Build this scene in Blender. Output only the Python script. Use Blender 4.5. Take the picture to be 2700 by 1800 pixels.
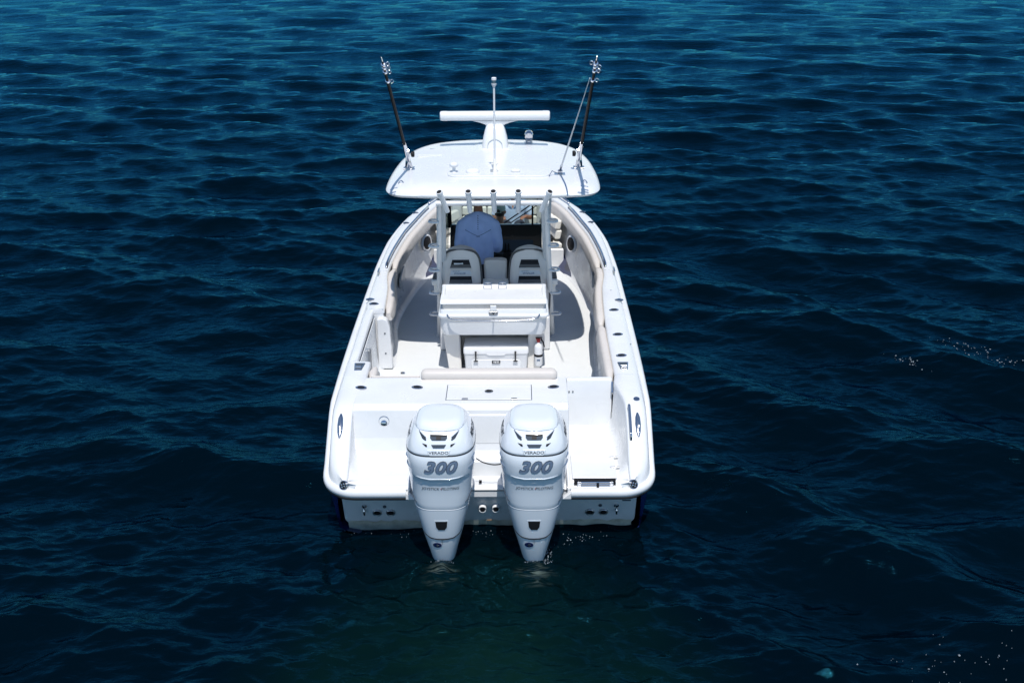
import bpy, bmesh, math, random
import numpy as np
from mathutils import Vector, Matrix

for o in list(bpy.data.objects):
    bpy.data.objects.remove(o, do_unlink=True)
SC = bpy.context.scene
COL = SC.collection
R = math.radians
random.seed(7)
rng = np.random.default_rng(11)

# ------------------------------------------------------------------ camera
CAM = Vector((0.20, -10.42, 6.08))
cam = bpy.data.cameras.new('camera')
cam.sensor_width = 36.0
cam.lens = 36.0 * 3200.0 / 2700.0
cam.clip_start = 0.1
cam.clip_end = 20000
co = bpy.data.objects.new('camera', cam)
COL.objects.link(co)
pitch, yaw, roll = R(21.0), R(0.2), R(0.35)
fwd = Vector((math.sin(yaw) * math.cos(pitch), math.cos(yaw) * math.cos(pitch), -math.sin(pitch)))
right = fwd.cross(Vector((0, 0, 1))).normalized()
up = right.cross(fwd)
r2 = right * math.cos(roll) - up * math.sin(roll)
u2 = up * math.cos(roll) + right * math.sin(roll)
co.matrix_world = Matrix(((r2.x, u2.x, -fwd.x, CAM.x), (r2.y, u2.y, -fwd.y, CAM.y), (r2.z, u2.z, -fwd.z, CAM.z), (0, 0, 0, 1)))
SC.camera = co

# ------------------------------------------------------------------ sky and sun
SUN_EL, SUN_AZ = R(66), R(174.5)
w = bpy.data.worlds.new('World')
SC.world = w
w.use_nodes = True
nt = w.node_tree
nt.nodes.clear()
sky = nt.nodes.new('ShaderNodeTexSky')
sky.sky_type = 'NISHITA'
sky.sun_disc = False
sky.sun_elevation = SUN_EL
sky.sun_rotation = SUN_AZ
sky.air_density = 1.0
sky.dust_density = 0.0
sky.ozone_density = 3.0
bg = nt.nodes.new('ShaderNodeBackground')
bg.inputs['Strength'].default_value = 0.12
wo = nt.nodes.new('ShaderNodeOutputWorld')
nt.links.new(sky.outputs[0], bg.inputs[0])
nt.links.new(bg.outputs[0], wo.inputs[0])
sl = bpy.data.lights.new('sun', 'SUN')
sl.energy = 4.3
sl.angle = R(0.5)
sl.color = (1.0, 0.965, 0.92)
so = bpy.data.objects.new('sun', sl)
COL.objects.link(so)
S = Vector((math.sin(SUN_AZ) * math.cos(SUN_EL), math.cos(SUN_AZ) * math.cos(SUN_EL), math.sin(SUN_EL)))
so.rotation_euler = (-S).to_track_quat('-Z', 'Y').to_euler()
so.location = (0, 0, 30)
SC.view_settings.view_transform = 'Standard'
SC.view_settings.look = 'None'
SC.view_settings.gamma = 1
SC.view_settings.use_curve_mapping = False
SC.view_settings.exposure = 0.12
SC.render.engine = 'CYCLES'
SC.cycles.max_bounces = 14
SC.cycles.diffuse_bounces = 8


# ------------------------------------------------------------------ materials
def mat(name, col, rough=0.4, metal=0.0, coat=0.0, bump=0.0, bscale=200.0, var=0.0, vscale=3.0, ior=1.5, spec=0.5):
    m = bpy.data.materials.new(name)
    m.use_nodes = True
    n = m.node_tree.nodes
    l = m.node_tree.links
    b = n['Principled BSDF']
    b.inputs['Base Color'].default_value = (*col, 1)
    b.inputs['Roughness'].default_value = rough
    b.inputs['Metallic'].default_value = metal
    b.inputs['IOR'].default_value = ior
    b.inputs['Specular IOR Level'].default_value = spec
    b.inputs['Coat Weight'].default_value = coat
    b.inputs['Coat Roughness'].default_value = 0.05
    tc = n.new('ShaderNodeTexCoord')
    if var > 0:
        t = n.new('ShaderNodeTexNoise')
        t.inputs['Scale'].default_value = vscale
        t.inputs['Detail'].default_value = 6
        l.new(tc.outputs['Object'], t.inputs['Vector'])
        r = n.new('ShaderNodeMapRange')
        r.inputs['From Min'].default_value = 0.3
        r.inputs['From Max'].default_value = 0.7
        r.inputs['To Min'].default_value = 1 - var
        r.inputs['To Max'].default_value = 1 + var * 0.3
        l.new(t.outputs['Fac'], r.inputs['Value'])
        mx = n.new('ShaderNodeMix')
        mx.data_type = 'RGBA'
        mx.blend_type = 'MULTIPLY'
        mx.inputs['Factor'].default_value = 1
        mx.inputs['A'].default_value = (*col, 1)
        l.new(r.outputs['Result'], mx.inputs['B'])
        l.new(mx.outputs['Result'], b.inputs['Base Color'])
        r2_ = n.new('ShaderNodeMapRange')
        r2_.inputs['From Min'].default_value = 0.3
        r2_.inputs['From Max'].default_value = 0.7
        r2_.inputs['To Min'].default_value = min(1, rough * 1.4)
        r2_.inputs['To Max'].default_value = rough * 0.8
        l.new(t.outputs['Fac'], r2_.inputs['Value'])
        l.new(r2_.outputs['Result'], b.inputs['Roughness'])
    if bump > 0:
        t2 = n.new('ShaderNodeTexNoise')
        t2.inputs['Scale'].default_value = bscale
        t2.inputs['Detail'].default_value = 3
        l.new(tc.outputs['Object'], t2.inputs['Vector'])
        bp = n.new('ShaderNodeBump')
        bp.inputs['Strength'].default_value = bump
        bp.inputs['Distance'].default_value = 0.01
        l.new(t2.outputs['Fac'], bp.inputs['Height'])
        l.new(bp.outputs['Normal'], b.inputs['Normal'])
    return m


M = {
    'gel': mat('white_gelcoat', (0.675, 0.69, 0.705), 0.26, coat=0.2, var=0.08, vscale=2.6),
    'gelgrey': mat('transom_gelcoat', (0.50, 0.54, 0.57), 0.3, var=0.12, vscale=5),
    'deck': mat('non_skid_deck', (0.66, 0.675, 0.675), 0.55, bump=0.35, bscale=260, var=0.07, vscale=1.6),
    'cream': mat('cream_liner', (0.72, 0.70, 0.66), 0.35, var=0.04),
    'navy': mat('navy_hull', (0.008, 0.016, 0.075), 0.12, coat=0.6),
    'vinyl': mat('beige_vinyl', (0.58, 0.545, 0.51), 0.5, bump=0.12, bscale=180, var=0.06, vscale=5),
    'creamvinyl': mat('cream_vinyl', (0.70, 0.68, 0.62), 0.5, bump=0.12, bscale=180, var=0.06),
    'shell': mat('grey_seat_shell', (0.72, 0.665, 0.61), 0.32, coat=0.25),
    'shelldark': mat('charcoal_vinyl', (0.085, 0.083, 0.080), 0.6, bump=0.1, bscale=180),
    'chrome': mat('polished_steel', (0.60, 0.60, 0.61), 0.09, metal=1.0),
    'steel': mat('brushed_steel', (0.6, 0.6, 0.6), 0.28, metal=1.0),
    'powder': mat('powder_coat', (0.62, 0.64, 0.65), 0.35, var=0.04),
    'white': mat('white_plastic', (0.70, 0.71, 0.72), 0.3, var=0.03),
    'black': mat('black_plastic', (0.012, 0.012, 0.014), 0.55, spec=0.2),
    'blackgloss': mat('black_glass', (0.006, 0.007, 0.009), 0.06, coat=0.5),
    'rubber': mat('black_rubber', (0.02, 0.02, 0.021), 0.6),
    'engine': mat('pearl_engine_paint', (0.60, 0.65, 0.70), 0.2, coat=0.7, var=0.03, vscale=4),
    'enginetop': mat('pearl_cowl_paint', (0.65, 0.69, 0.735), 0.2, coat=0.7),
    'decal': mat('slate_decal', (0.13, 0.175, 0.25), 0.3),
    'decaldark': mat('dark_decal', (0.03, 0.04, 0.055), 0.6, spec=0.1),
    'vent': mat('vent_dark', (0.05, 0.065, 0.085), 0.6, spec=0.1),
    'wash': mat('carbon_pole', (0.006, 0.006, 0.007), 0.5, spec=0.12),
    'aluminium': mat('anodised_aluminium', (0.72, 0.73, 0.75), 0.22, metal=1.0),
    'red': mat('red_valve', (0.35, 0.012, 0.01), 0.35),
    'rust': mat('rust_stain', (0.22, 0.15, 0.10), 0.8, var=0.3, vscale=30),
    'shirt': mat('blue_shirt', (0.37, 0.48, 0.78), 0.8, bump=0.35, bscale=14, var=0.07, vscale=9),
    'seam': mat('navy_thread', (0.028, 0.05, 0.15), 0.8),
    'shorts': mat('navy_shorts', (0.02, 0.024, 0.04), 0.85),
    'skin': mat('tanned_skin', (0.30, 0.13, 0.075), 0.5, var=0.08, vscale=20),
    'hair': mat('dark_hair', (0.025, 0.016, 0.011), 0.6),
    'cap': mat('sage_cap', (0.42, 0.47, 0.40), 0.85, bump=0.2, bscale=120),
    'aqua': mat('pale_aqua_shirt', (0.42, 0.66, 0.72), 0.8, bump=0.3, bscale=14),
    'pale': mat('pale_blue_shirt', (0.42, 0.52, 0.68), 0.8, bump=0.3, bscale=14),
    'stain': mat('waterline_scum', (0.44, 0.45, 0.38), 0.6, var=0.4, vscale=9),
    'tan': mat('tan_footwell', (0.55, 0.47, 0.38), 0.6),
}

# tinted windscreen: transparent with a little mirror
g = bpy.data.materials.new('tinted_glass')
g.use_nodes = True
n = g.node_tree.nodes
n.clear()
out = n.new('ShaderNodeOutputMaterial')
tr = n.new('ShaderNodeBsdfTransparent')
tr.inputs[0].default_value = (0.74, 0.84, 0.80, 1)
gl = n.new('ShaderNodeBsdfGlossy')
gl.inputs['Roughness'].default_value = 0.02
fr = n.new('ShaderNodeFresnel')
fr.inputs[0].default_value = 1.45
ms = n.new('ShaderNodeMixShader')
g.node_tree.links.new(fr.outputs[0], ms.inputs[0])
g.node_tree.links.new(tr.outputs[0], ms.inputs[1])
g.node_tree.links.new(gl.outputs[0], ms.inputs[2])
g.node_tree.links.new(ms.outputs[0], out.inputs[0])
M['glass'] = g
g2 = g.copy()
g2.name = 'dark_side_glass'
g2.node_tree.nodes['Transparent BSDF'].inputs[0].default_value = (0.22, 0.31, 0.30, 1)
M['sideglass'] = g2


# ------------------------------------------------------------------ mesh helpers
class G:
    def __init__(s):
        s.v = []
        s.f = []

    def add(s, vs, fs):
        k = len(s.v)
        s.v += [tuple(map(float, p)) for p in vs]
        s.f += [tuple(i + k for i in f) for f in fs]
        return s

    def box(s, x0, x1, y0, y1, z0, z1):
        return s.add([(x, y, z) for z in (z0, z1) for y in (y0, y1) for x in (x0, x1)],
                     [(0, 2, 3, 1), (4, 5, 7, 6), (0, 1, 5, 4), (2, 6, 7, 3), (0, 4, 6, 2), (1, 3, 7, 5)])

    def grid(s, rows, closed=False):
        a, b = len(rows), len(rows[0])
        fs = []
        for i in range(a - 1):
            for j in range(b if closed else b - 1):
                k = (j + 1) % b
                fs.append((i * b + j, i * b + k, (i + 1) * b + k, (i + 1) * b + j))
        return s.add([p for r in rows for p in r], fs)

    def loft(s, rings, cap0=True, cap1=True):
        b = len(rings[0])
        k = len(s.v)
        s.grid(rings, closed=True)
        if cap0:
            s.f.append(tuple(k + i for i in range(b))[::-1])
        if cap1:
            s.f.append(tuple(k + (len(rings) - 1) * b + i for i in range(b)))
        return s

    def prism(s, poly, axis, a0, a1):
        def P(p, a):
            if axis == 'x':
                return (a, p[0], p[1])
            if axis == 'y':
                return (p[0], a, p[1])
            return (p[0], p[1], a)
        return s.loft([[P(p, a0) for p in poly], [P(p, a1) for p in poly]])

    def tube(s, path, r, n=10, caps=True, flat=1.0, closed=False, upv=(0, 0, 1)):
        pts = [Vector(p) for p in path]
        m = len(pts)
        rs = r if isinstance(r, (list, tuple)) else [r] * m
        rings = []
        U = Vector(upv)
        for i, p in enumerate(pts):
            if closed:
                t = pts[(i + 1) % m] - pts[i - 1]
            else:
                t = pts[min(i + 1, m - 1)] - pts[max(i - 1, 0)]
            t.normalize()
            a = t.cross(U)
            if a.length < 1e-3:
                a = t.cross(Vector((1, 0, 0)))
                if a.length < 1e-3:
                    a = t.cross(Vector((0, 1, 0)))
            a.normalize()
            b = a.cross(t)
            rr = rs[i]
            ra, rb = (rr if isinstance(rr, tuple) else (rr, rr * flat))
            rings.append([tuple(p + a * (ra * math.cos(q)) + b * (rb * math.sin(q)))
                          for q in [2 * math.pi * k / n for k in range(n)]])
        if closed:
            rings.append(rings[0])
            return s.loft(rings, False, False)
        return s.loft(rings, caps, caps)

    def lathe(s, prof, c=(0, 0, 0), n=20, axis=(0, 0, 1), sx=1.0, sy=1.0):
        q = Vector((0, 0, 1)).rotation_difference(Vector(axis).normalized())
        rings = []
        for (r, h) in prof:
            rings.append([tuple(Vector(c) + q @ Vector((r * sx * math.cos(a), r * sy * math.sin(a), h)))
                          for a in [2 * math.pi * k / n for k in range(n)]])
        return s.loft(rings)

    def build(s, name, m, parent=None, smooth=35, bevel=0.0, seg=2, loc=None, rot=None, sub=0, clean=True):
        me = bpy.data.meshes.new(name)
        me.from_pydata(s.v, [], s.f)
        bm = bmesh.new()
        bm.from_mesh(me)
        if clean:
            bmesh.ops.remove_doubles(bm, verts=bm.verts, dist=1e-5)
            bmesh.ops.recalc_face_normals(bm, faces=bm.faces)
        for f in bm.faces:
            f.smooth = smooth > 0
        for e in bm.edges:
            if len(e.link_faces) == 2:
                try:
                    e.smooth = e.calc_face_angle() < R(smooth)
                except ValueError:
                    pass
        bm.to_mesh(me)
        bm.free()
        me.materials.append(M[m] if isinstance(m, str) else m)
        o = bpy.data.objects.new(name, me)
        COL.objects.link(o)
        if parent is not None:
            o.parent = parent
        if bevel > 0:
            for e in me.edges:
                e.use_edge_sharp = False
            b = o.modifiers.new('bevel', 'BEVEL')
            b.width = bevel
            b.segments = seg
            b.limit_method = 'ANGLE'
            b.angle_limit = R(28)
            b.harden_normals = True
        if sub:
            for e in me.edges:
                e.use_edge_sharp = False
            q = o.modifiers.new('sub', 'SUBSURF')
            q.levels = sub
            q.render_levels = sub
        if loc is not None:
            o.location = loc
        if rot is not None:
            o.rotation_euler = rot
        return o


def spl(xs, ys):
    xs = np.array(xs, float)
    ys = np.array(ys, float)
    d = np.diff(ys) / np.diff(xs)
    m = np.concatenate([[d[0]], np.where(d[:-1] * d[1:] > 0, 2 * d[:-1] * d[1:] / (d[:-1] + d[1:] + 1e-12), 0), [d[-1]]])

    def f(x):
        x = min(max(x, xs[0]), xs[-1])
        i = min(max(int(np.searchsorted(xs, x)) - 1, 0), len(xs) - 2)
        h = xs[i + 1] - xs[i]
        t = (x - xs[i]) / h
        return float((2 * t**3 - 3 * t**2 + 1) * ys[i] + (t**3 - 2 * t**2 + t) * h * m[i]
                     + (-2 * t**3 + 3 * t**2) * ys[i + 1] + (t**3 - t**2) * h * m[i + 1])
    return f


def cr(pts, n=8, closed=False):
    p = [Vector(q) for q in pts]
    out = []
    m = len(p)
    for i in range(m if closed else m - 1):
        if closed:
            a, b, c, d = p[i - 1], p[i], p[(i + 1) % m], p[(i + 2) % m]
        else:
            a, b, c, d = p[max(i - 1, 0)], p[i], p[i + 1], p[min(i + 2, m - 1)]
        for k in range(n):
            t = k / n
            out.append(tuple(0.5 * ((2 * b) + (c - a) * t + (2 * a - 5 * b + 4 * c - d) * t * t + (3 * b - a - 3 * c + d) * t**3)))
    if not closed:
        out.append(tuple(p[-1]))
    return out


def text2d(s, size, shear=0.0, bold=0.0, sx=1.0, space=1.0):
    c = bpy.data.curves.new('t', 'FONT')
    c.body = s
    c.size = size
    c.shear = shear
    c.offset = bold
    c.align_x = 'CENTER'
    c.align_y = 'CENTER'
    c.space_character = space
    c.resolution_u = 3
    o = bpy.data.objects.new('t', c)
    COL.objects.link(o)
    me = bpy.data.meshes.new_from_object(o)
    vs = [(v.co.x * sx, v.co.y) for v in me.vertices]
    fs = [tuple(p.vertices) for p in me.polygons]
    bpy.data.objects.remove(o, do_unlink=True)
    bpy.data.curves.remove(c)
    bpy.data.meshes.remove(me)
    return vs, fs


def rrect(x0, x1, y0, y1, r, n=5):
    out = []
    for (cx, cy, a0) in ((x1 - r, y1 - r, 0), (x0 + r, y1 - r, 90), (x0 + r, y0 + r, 180), (x1 - r, y0 + r, 270)):
        for k in range(n + 1):
            a = R(a0 + 90 * k / n)
            out.append((cx + r * math.cos(a), cy + r * math.sin(a)))
    return out


def tag(o, label=None, cat=None, group=None, kind=None):
    if label:
        o['label'] = label
    if cat:
        o['category'] = cat
    if group:
        o['group'] = group
    if kind:
        o['kind'] = kind
    return o


def lerp(a, b, t):
    return a + (b - a) * t


# ------------------------------------------------------------------ open water
def build_water():
    cx, cy = 0.2, -10.42
    # rings about a point astern: spacing follows what can be resolved
    rs = [0.0, 1.5, 3.0, 4.5, 5.8]
    r = 6.6
    while r < 90:
        rs.append(r)
        r += max(0.018, 0.00015 * r * r)
    while r < 9000:
        rs.append(r)
        r *= 1.12
    rs = np.array(rs)
    fine = np.linspace(-31, 31, 760)
    coarse = np.concatenate([np.linspace(-180, -31, 60)[:-1], [], ])
    ang = np.concatenate([coarse, fine, np.linspace(31, 180, 60)[1:]])
    ang = np.radians(ang)
    RR, AA = np.meshgrid(rs, ang, indexing='ij')
    X = cx + RR * np.sin(AA)
    Y = cy + RR * np.cos(AA)
    da = np.gradient(ang)
    sp = np.maximum(np.gradient(rs)[:, None] * np.ones_like(RR), RR * da[None, :])
    Z = np.zeros_like(X)
    DX = np.zeros_like(X)
    DY = np.zeros_like(X)
    # wind sea: short crested chop running down towards the camera
    lam = np.concatenate([np.geomspace(0.11, 0.55, 90), np.geomspace(0.55, 1.7, 64), np.geomspace(1.7, 4.5, 22)])
    # shelter in the lee of and behind the boat
    bx = np.abs(X) / 2.0
    shelter = np.exp(-np.maximum(bx - 0.5, 0) ** 2 * 1.5) * (1 / (1 + np.exp((Y - 0.2) * 4))) * np.exp(-np.maximum(-Y, 0) / 9)
    # slow patches of rougher and smoother water
    patch = np.zeros_like(X)
    for _ in range(10):
        a = rng.uniform(0, 2 * math.pi)
        L = rng.uniform(5, 16)
        patch += np.sin(2 * math.pi * (X * math.cos(a) + Y * math.sin(a)) / L + rng.uniform(0, 6.28))
    patch = 1 + 0.16 * patch / 2.2
    for L in lam:
        th = R(-96) + rng.normal(0, R(25 if L > 1.0 else 34))
        kx, ky = math.cos(th), math.sin(th)
        k = 2 * math.pi / L
        slope = 0.0215 if L < 0.55 else (0.0255 if L < 1.7 else 0.024)
        A = slope / k * rng.uniform(0.5, 1.4)
        ph = k * (kx * X + ky * Y) + rng.uniform(0, 6.28)
        wgt = np.clip((L / sp - 1.45) / 1.8, 0, 1)
        if L < 0.55:
            wgt = wgt * patch * (1 - 0.35 * shelter)
        else:
            wgt = wgt * (1 - 0.55 * shelter)
        Z += A * wgt * np.cos(ph)
        DX -= A * wgt * kx * np.sin(ph) * 0.8
        DY -= A * wgt * ky * np.sin(ph) * 0.8

    # boat's own waves: diverging crests off both quarters
    def packet(side, ang_deg, L, A, env):
        nonlocal Z, DX, DY
        kx, ky = side * math.cos(R(ang_deg)), math.sin(R(ang_deg))
        k = 2 * math.pi / L
        ph = k * (kx * X + ky * Y) + rng.uniform(0, 6.28)
        Z += A * env * np.cos(ph)
        DX -= A * env * kx * np.sin(ph) * 0.8
        DY -= A * env * ky * np.sin(ph) * 0.8

    def sm(a, b, t):
        q = np.clip((t - a) / (b - a), 0, 1)
        return q * q * (3 - 2 * q)
    envR = sm(1.7, 3.0, X) * (1 - sm(5.5, 14, X)) * (1 - sm(7, 14, Y)) * sm(-9, -4, Y)
    envL = sm(1.6, 2.6, -X) * (1 - sm(4.0, 8.0, -X)) * (1 - sm(-1, 5, Y))
    for L, A, a in ((2.9, 0.060, 47), (2.3, 0.05, 42), (1.7, 0.030, 36), (1.25, 0.018, 52), (0.8, 0.009, 44)):
        packet(1, a, L, A, envR)
    for L, A, a in ((1.3, 0.016, 40), (0.9, 0.012, 48), (0.65, 0.007, 36)):
        packet(-1, a, L, A, envL)
    # upwellings behind the two lower units
    for ex in (-0.43, 0.43):
        d = np.hypot(X - ex, (Y + 0.42) * 0.8)
        Z += 0.012 * np.cos(d * 26) * np.exp(-d * 3.2) - 0.014 * np.exp(-(d / 0.25) ** 2)
        d2 = np.hypot((X - ex) * 1.0, (Y + 0.75))
        Z += 0.03 * np.exp(-(d2 / 0.22) ** 2) + 0.008 * np.cos(d2 * 34) * np.exp(-((d2 - 0.3) / 0.2) ** 2)
    # confused little chop in the wash
    for _ in range(70):
        L = rng.uniform(0.09, 0.45)
        th = rng.uniform(0, 2 * math.pi)
        k = 2 * math.pi / L
        Z += np.clip((L / sp - 2.2) / 2.5, 0, 1) * shelter * 0.045 / k * np.cos(k * (math.cos(th) * X + math.sin(th) * Y) + rng.uniform(0, 6.28))
    fade = 1 - sm(250, 900, RR)
    V = np.stack([X + DX * fade, Y + DY * fade, Z * fade], -1).reshape(-1, 3)
    a, b = X.shape
    idx = np.arange(a * b).reshape(a, b)
    F = np.stack([idx[:-1, :-1], idx[:-1, 1:], idx[1:, 1:], idx[1:, :-1]], -1).reshape(-1, 4)
    # the hull and motors stand in the water, no hole is needed: the deck lies above it
    me = bpy.data.meshes.new('sea')
    me.vertices.add(len(V))
    me.vertices.foreach_set('co', V.astype(np.float32).ravel())
    me.loops.add(F.size)
    me.loops.foreach_set('vertex_index', F.astype(np.int32).ravel())
    me.polygons.add(len(F))
    me.polygons.foreach_set('loop_start', (np.arange(len(F)) * 4).astype(np.int32))
    me.polygons.foreach_set('use_smooth', np.ones(len(F), bool))
    me.update(calc_edges=True)
    me.validate()
    m = bpy.data.materials.new('sea_water')
    m.use_nodes = True
    nn = m.node_tree.nodes
    l = m.node_tree.links
    nn.remove(nn['Principled BSDF'])
    mo_ = nn['Material Output']
    df = nn.new('ShaderNodeBsdfDiffuse')
    gs = nn.new('ShaderNodeBsdfGlossy')
    gs.inputs['Color'].default_value = (0.045, 0.335, 0.54, 1)
    gs.inputs['Roughness'].default_value = 0.025
    fz = nn.new('ShaderNodeFresnel')
    fz.inputs['IOR'].default_value = 1.333
    mxs = nn.new('ShaderNodeMixShader')
    l.new(fz.outputs[0], mxs.inputs[0])
    l.new(df.outputs[0], mxs.inputs[1])
    l.new(gs.outputs[0], mxs.inputs[2])
    l.new(mxs.outputs[0], mo_.inputs['Surface'])
    tc = nn.new('ShaderNodeTexCoord')
    # stirred up greener water astern, blue-black elsewhere
    sx = nn.new('ShaderNodeMapping')
    sx.vector_type = 'POINT'
    sx.inputs['Location'].default_value = (0, 0.95, 0)
    sx.inputs['Scale'].default_value = (0.40, 0.23, 0.0)
    l.new(tc.outputs['Object'], sx.inputs['Vector'])
    no = nn.new('ShaderNodeTexNoise')
    no.inputs['Scale'].default_value = 0.9
    no.inputs['Detail'].default_value = 5
    l.new(tc.outputs['Object'], no.inputs['Vector'])
    gr = nn.new('ShaderNodeTexGradient')
    gr.gradient_type = 'SPHERICAL'
    l.new(sx.outputs[0], gr.inputs[0])
    mu = nn.new('ShaderNodeMath')
    mu.operation = 'MULTIPLY'
    l.new(gr.outputs['Fac'], mu.inputs[0])
    l.new(no.outputs['Fac'], mu.inputs[1])
    mr = nn.new('ShaderNodeMapRange')
    mr.inputs['From Min'].default_value = 0.0
    mr.inputs['From Max'].default_value = 0.32
    l.new(mu.outputs[0], mr.inputs['Value'])
    mix = nn.new('ShaderNodeMix')
    mix.data_type = 'RGBA'
    mix.inputs['A'].default_value = (0.0002, 0.0024, 0.0042, 1)
    mix.inputs['B'].default_value = (0.0014, 0.0100, 0.0062, 1)
    l.new(mr.outputs[0], mix.inputs['Factor'])
    last = mix.outputs['Result']
    rm = nn.new('ShaderNodeMapping')
    rm.inputs['Scale'].default_value = (0.5, 1.7, 1)
    rm.inputs['Rotation'].default_value = (0, 0, R(-8))
    l.new(tc.outputs['Object'], rm.inputs['Vector'])
    rp_ = nn.new('ShaderNodeTexNoise')
    rp_.inputs['Scale'].default_value = 7.0
    rp_.inputs['Detail'].default_value = 5
    rp_.inputs['Distortion'].default_value = 1.5
    l.new(rm.outputs[0], rp_.inputs['Vector'])
    rk = nn.new('ShaderNodeMapRange')
    rk.interpolation_type = 'SMOOTHSTEP'
    rk.inputs['From Min'].default_value = 0.44
    rk.inputs['From Max'].default_value = 0.62
    l.new(rp_.outputs['Fac'], rk.inputs['Value'])
    # two boils: propeller bubbles plus broken reflections painted into the colour; paler trail astern
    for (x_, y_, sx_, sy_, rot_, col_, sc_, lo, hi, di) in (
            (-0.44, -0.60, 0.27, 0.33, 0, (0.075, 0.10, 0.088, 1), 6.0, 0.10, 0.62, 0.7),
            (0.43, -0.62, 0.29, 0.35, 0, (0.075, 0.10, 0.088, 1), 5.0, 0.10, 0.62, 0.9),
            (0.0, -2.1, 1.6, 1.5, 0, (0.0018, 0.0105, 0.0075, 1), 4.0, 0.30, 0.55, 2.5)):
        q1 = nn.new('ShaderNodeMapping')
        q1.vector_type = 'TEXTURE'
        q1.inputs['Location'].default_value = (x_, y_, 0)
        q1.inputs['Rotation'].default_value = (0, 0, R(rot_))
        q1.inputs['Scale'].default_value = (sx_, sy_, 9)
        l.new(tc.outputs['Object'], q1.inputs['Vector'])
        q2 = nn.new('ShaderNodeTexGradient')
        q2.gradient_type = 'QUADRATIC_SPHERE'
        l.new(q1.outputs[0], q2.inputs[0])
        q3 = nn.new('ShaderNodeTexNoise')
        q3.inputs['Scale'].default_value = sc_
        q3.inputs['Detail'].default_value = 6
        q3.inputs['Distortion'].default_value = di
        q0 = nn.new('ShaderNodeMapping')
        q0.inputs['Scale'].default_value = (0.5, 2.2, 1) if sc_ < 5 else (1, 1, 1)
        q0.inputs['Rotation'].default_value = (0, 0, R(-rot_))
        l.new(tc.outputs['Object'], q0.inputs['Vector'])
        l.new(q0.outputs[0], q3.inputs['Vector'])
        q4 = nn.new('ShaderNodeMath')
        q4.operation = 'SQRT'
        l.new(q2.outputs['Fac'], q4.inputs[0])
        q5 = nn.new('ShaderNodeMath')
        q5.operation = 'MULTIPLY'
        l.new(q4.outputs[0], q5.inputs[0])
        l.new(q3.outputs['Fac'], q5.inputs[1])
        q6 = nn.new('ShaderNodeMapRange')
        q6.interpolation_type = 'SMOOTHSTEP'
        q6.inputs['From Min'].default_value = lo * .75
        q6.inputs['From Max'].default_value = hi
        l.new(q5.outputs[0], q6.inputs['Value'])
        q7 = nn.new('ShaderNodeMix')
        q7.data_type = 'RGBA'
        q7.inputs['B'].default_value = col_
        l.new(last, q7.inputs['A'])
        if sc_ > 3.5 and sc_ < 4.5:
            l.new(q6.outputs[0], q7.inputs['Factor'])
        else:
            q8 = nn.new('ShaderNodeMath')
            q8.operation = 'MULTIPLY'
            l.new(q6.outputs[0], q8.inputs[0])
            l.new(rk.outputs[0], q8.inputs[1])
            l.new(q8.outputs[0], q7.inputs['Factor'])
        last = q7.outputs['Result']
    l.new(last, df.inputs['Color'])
    # capillary ripples
    mp = nn.new('ShaderNodeMapping')
    mp.inputs['Scale'].default_value = (0.55, 1.0, 1.0)
    mp.inputs['Rotation'].default_value = (0, 0, R(6))
    l.new(tc.outputs['Object'], mp.inputs['Vector'])
    t1 = nn.new('ShaderNodeTexNoise')
    t1.inputs['Scale'].default_value = 8.0
    t1.inputs['Detail'].default_value = 5
    t1.inputs['Roughness'].default_value = 0.55
    t1.inputs['Distortion'].default_value = 0.4
    l.new(mp.outputs[0], t1.inputs['Vector'])
    b1 = nn.new('ShaderNodeBump')
    b1.inputs['Strength'].default_value = 0.40
    b1.inputs['Distance'].default_value = 0.12
    l.new(t1.outputs['Fac'], b1.inputs['Height'])
    # the wash astern is choppier than the open water
    ws_ = nn.new('ShaderNodeMapRange')
    ws_.inputs['To Min'].default_value = 0.42
    ws_.inputs['To Max'].default_value = 0.7
    l.new(mr.outputs[0], ws_.inputs['Value'])
    l.new(ws_.outputs[0], b1.inputs['Strength'])
    wd_ = nn.new('ShaderNodeMapRange')
    wd_.inputs['To Min'].default_value = 0.05
    wd_.inputs['To Max'].default_value = 0.07
    l.new(mr.outputs[0], wd_.inputs['Value'])
    l.new(wd_.outputs[0], b1.inputs['Distance'])
    for q_ in (df, gs, fz):
        l.new(b1.outputs['Normal'], q_.inputs['Normal'])
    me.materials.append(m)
    o = bpy.data.objects.new('sea', me)
    COL.objects.link(o)
    tag(o, 'dark blue wind-rippled sea water around the white boat', 'sea', kind='structure')
    return X, Y, Z


WX, WY, WZ = build_water()


def water_z(x, y):
    r = math.hypot(x - 0.2, y + 10.42)
    a = math.atan2(x - 0.2, y + 10.42)
    rr = np.hypot(WX[:, 0] - 0.2, WY[:, 0] + 10.42)
    i = int(np.argmin(np.abs(rr - r)))
    aa = np.arctan2(WX[i] - 0.2, WY[i] + 10.42)
    return float(WZ[i, int(np.argmin(np.abs(aa - a)))])


# ------------------------------------------------------------------ the boat: hull, gunwales, cockpit
boat = bpy.data.objects.new('motorboat', None)
COL.objects.link(boat)
boat.rotation_euler = (0, 0, R(-0.5))
tag(boat, 'white centre console fishing boat with hardtop and twin outboard motors on dark sea', 'boat')

b_side = spl([0.35, 1, 3, 5, 6.3, 7.0, 7.64, 8.3, 9.0, 9.6, 9.9], [1.60, 1.61, 1.62, 1.61, 1.56, 1.475, 1.345, 1.08, 0.70, 0.28, 0.02])


def bp(y):
    if y < 0.35:
        return 1.28 + math.sqrt(max(0.32**2 - (0.35 - y)**2, 0))
    return b_side(y)


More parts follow.
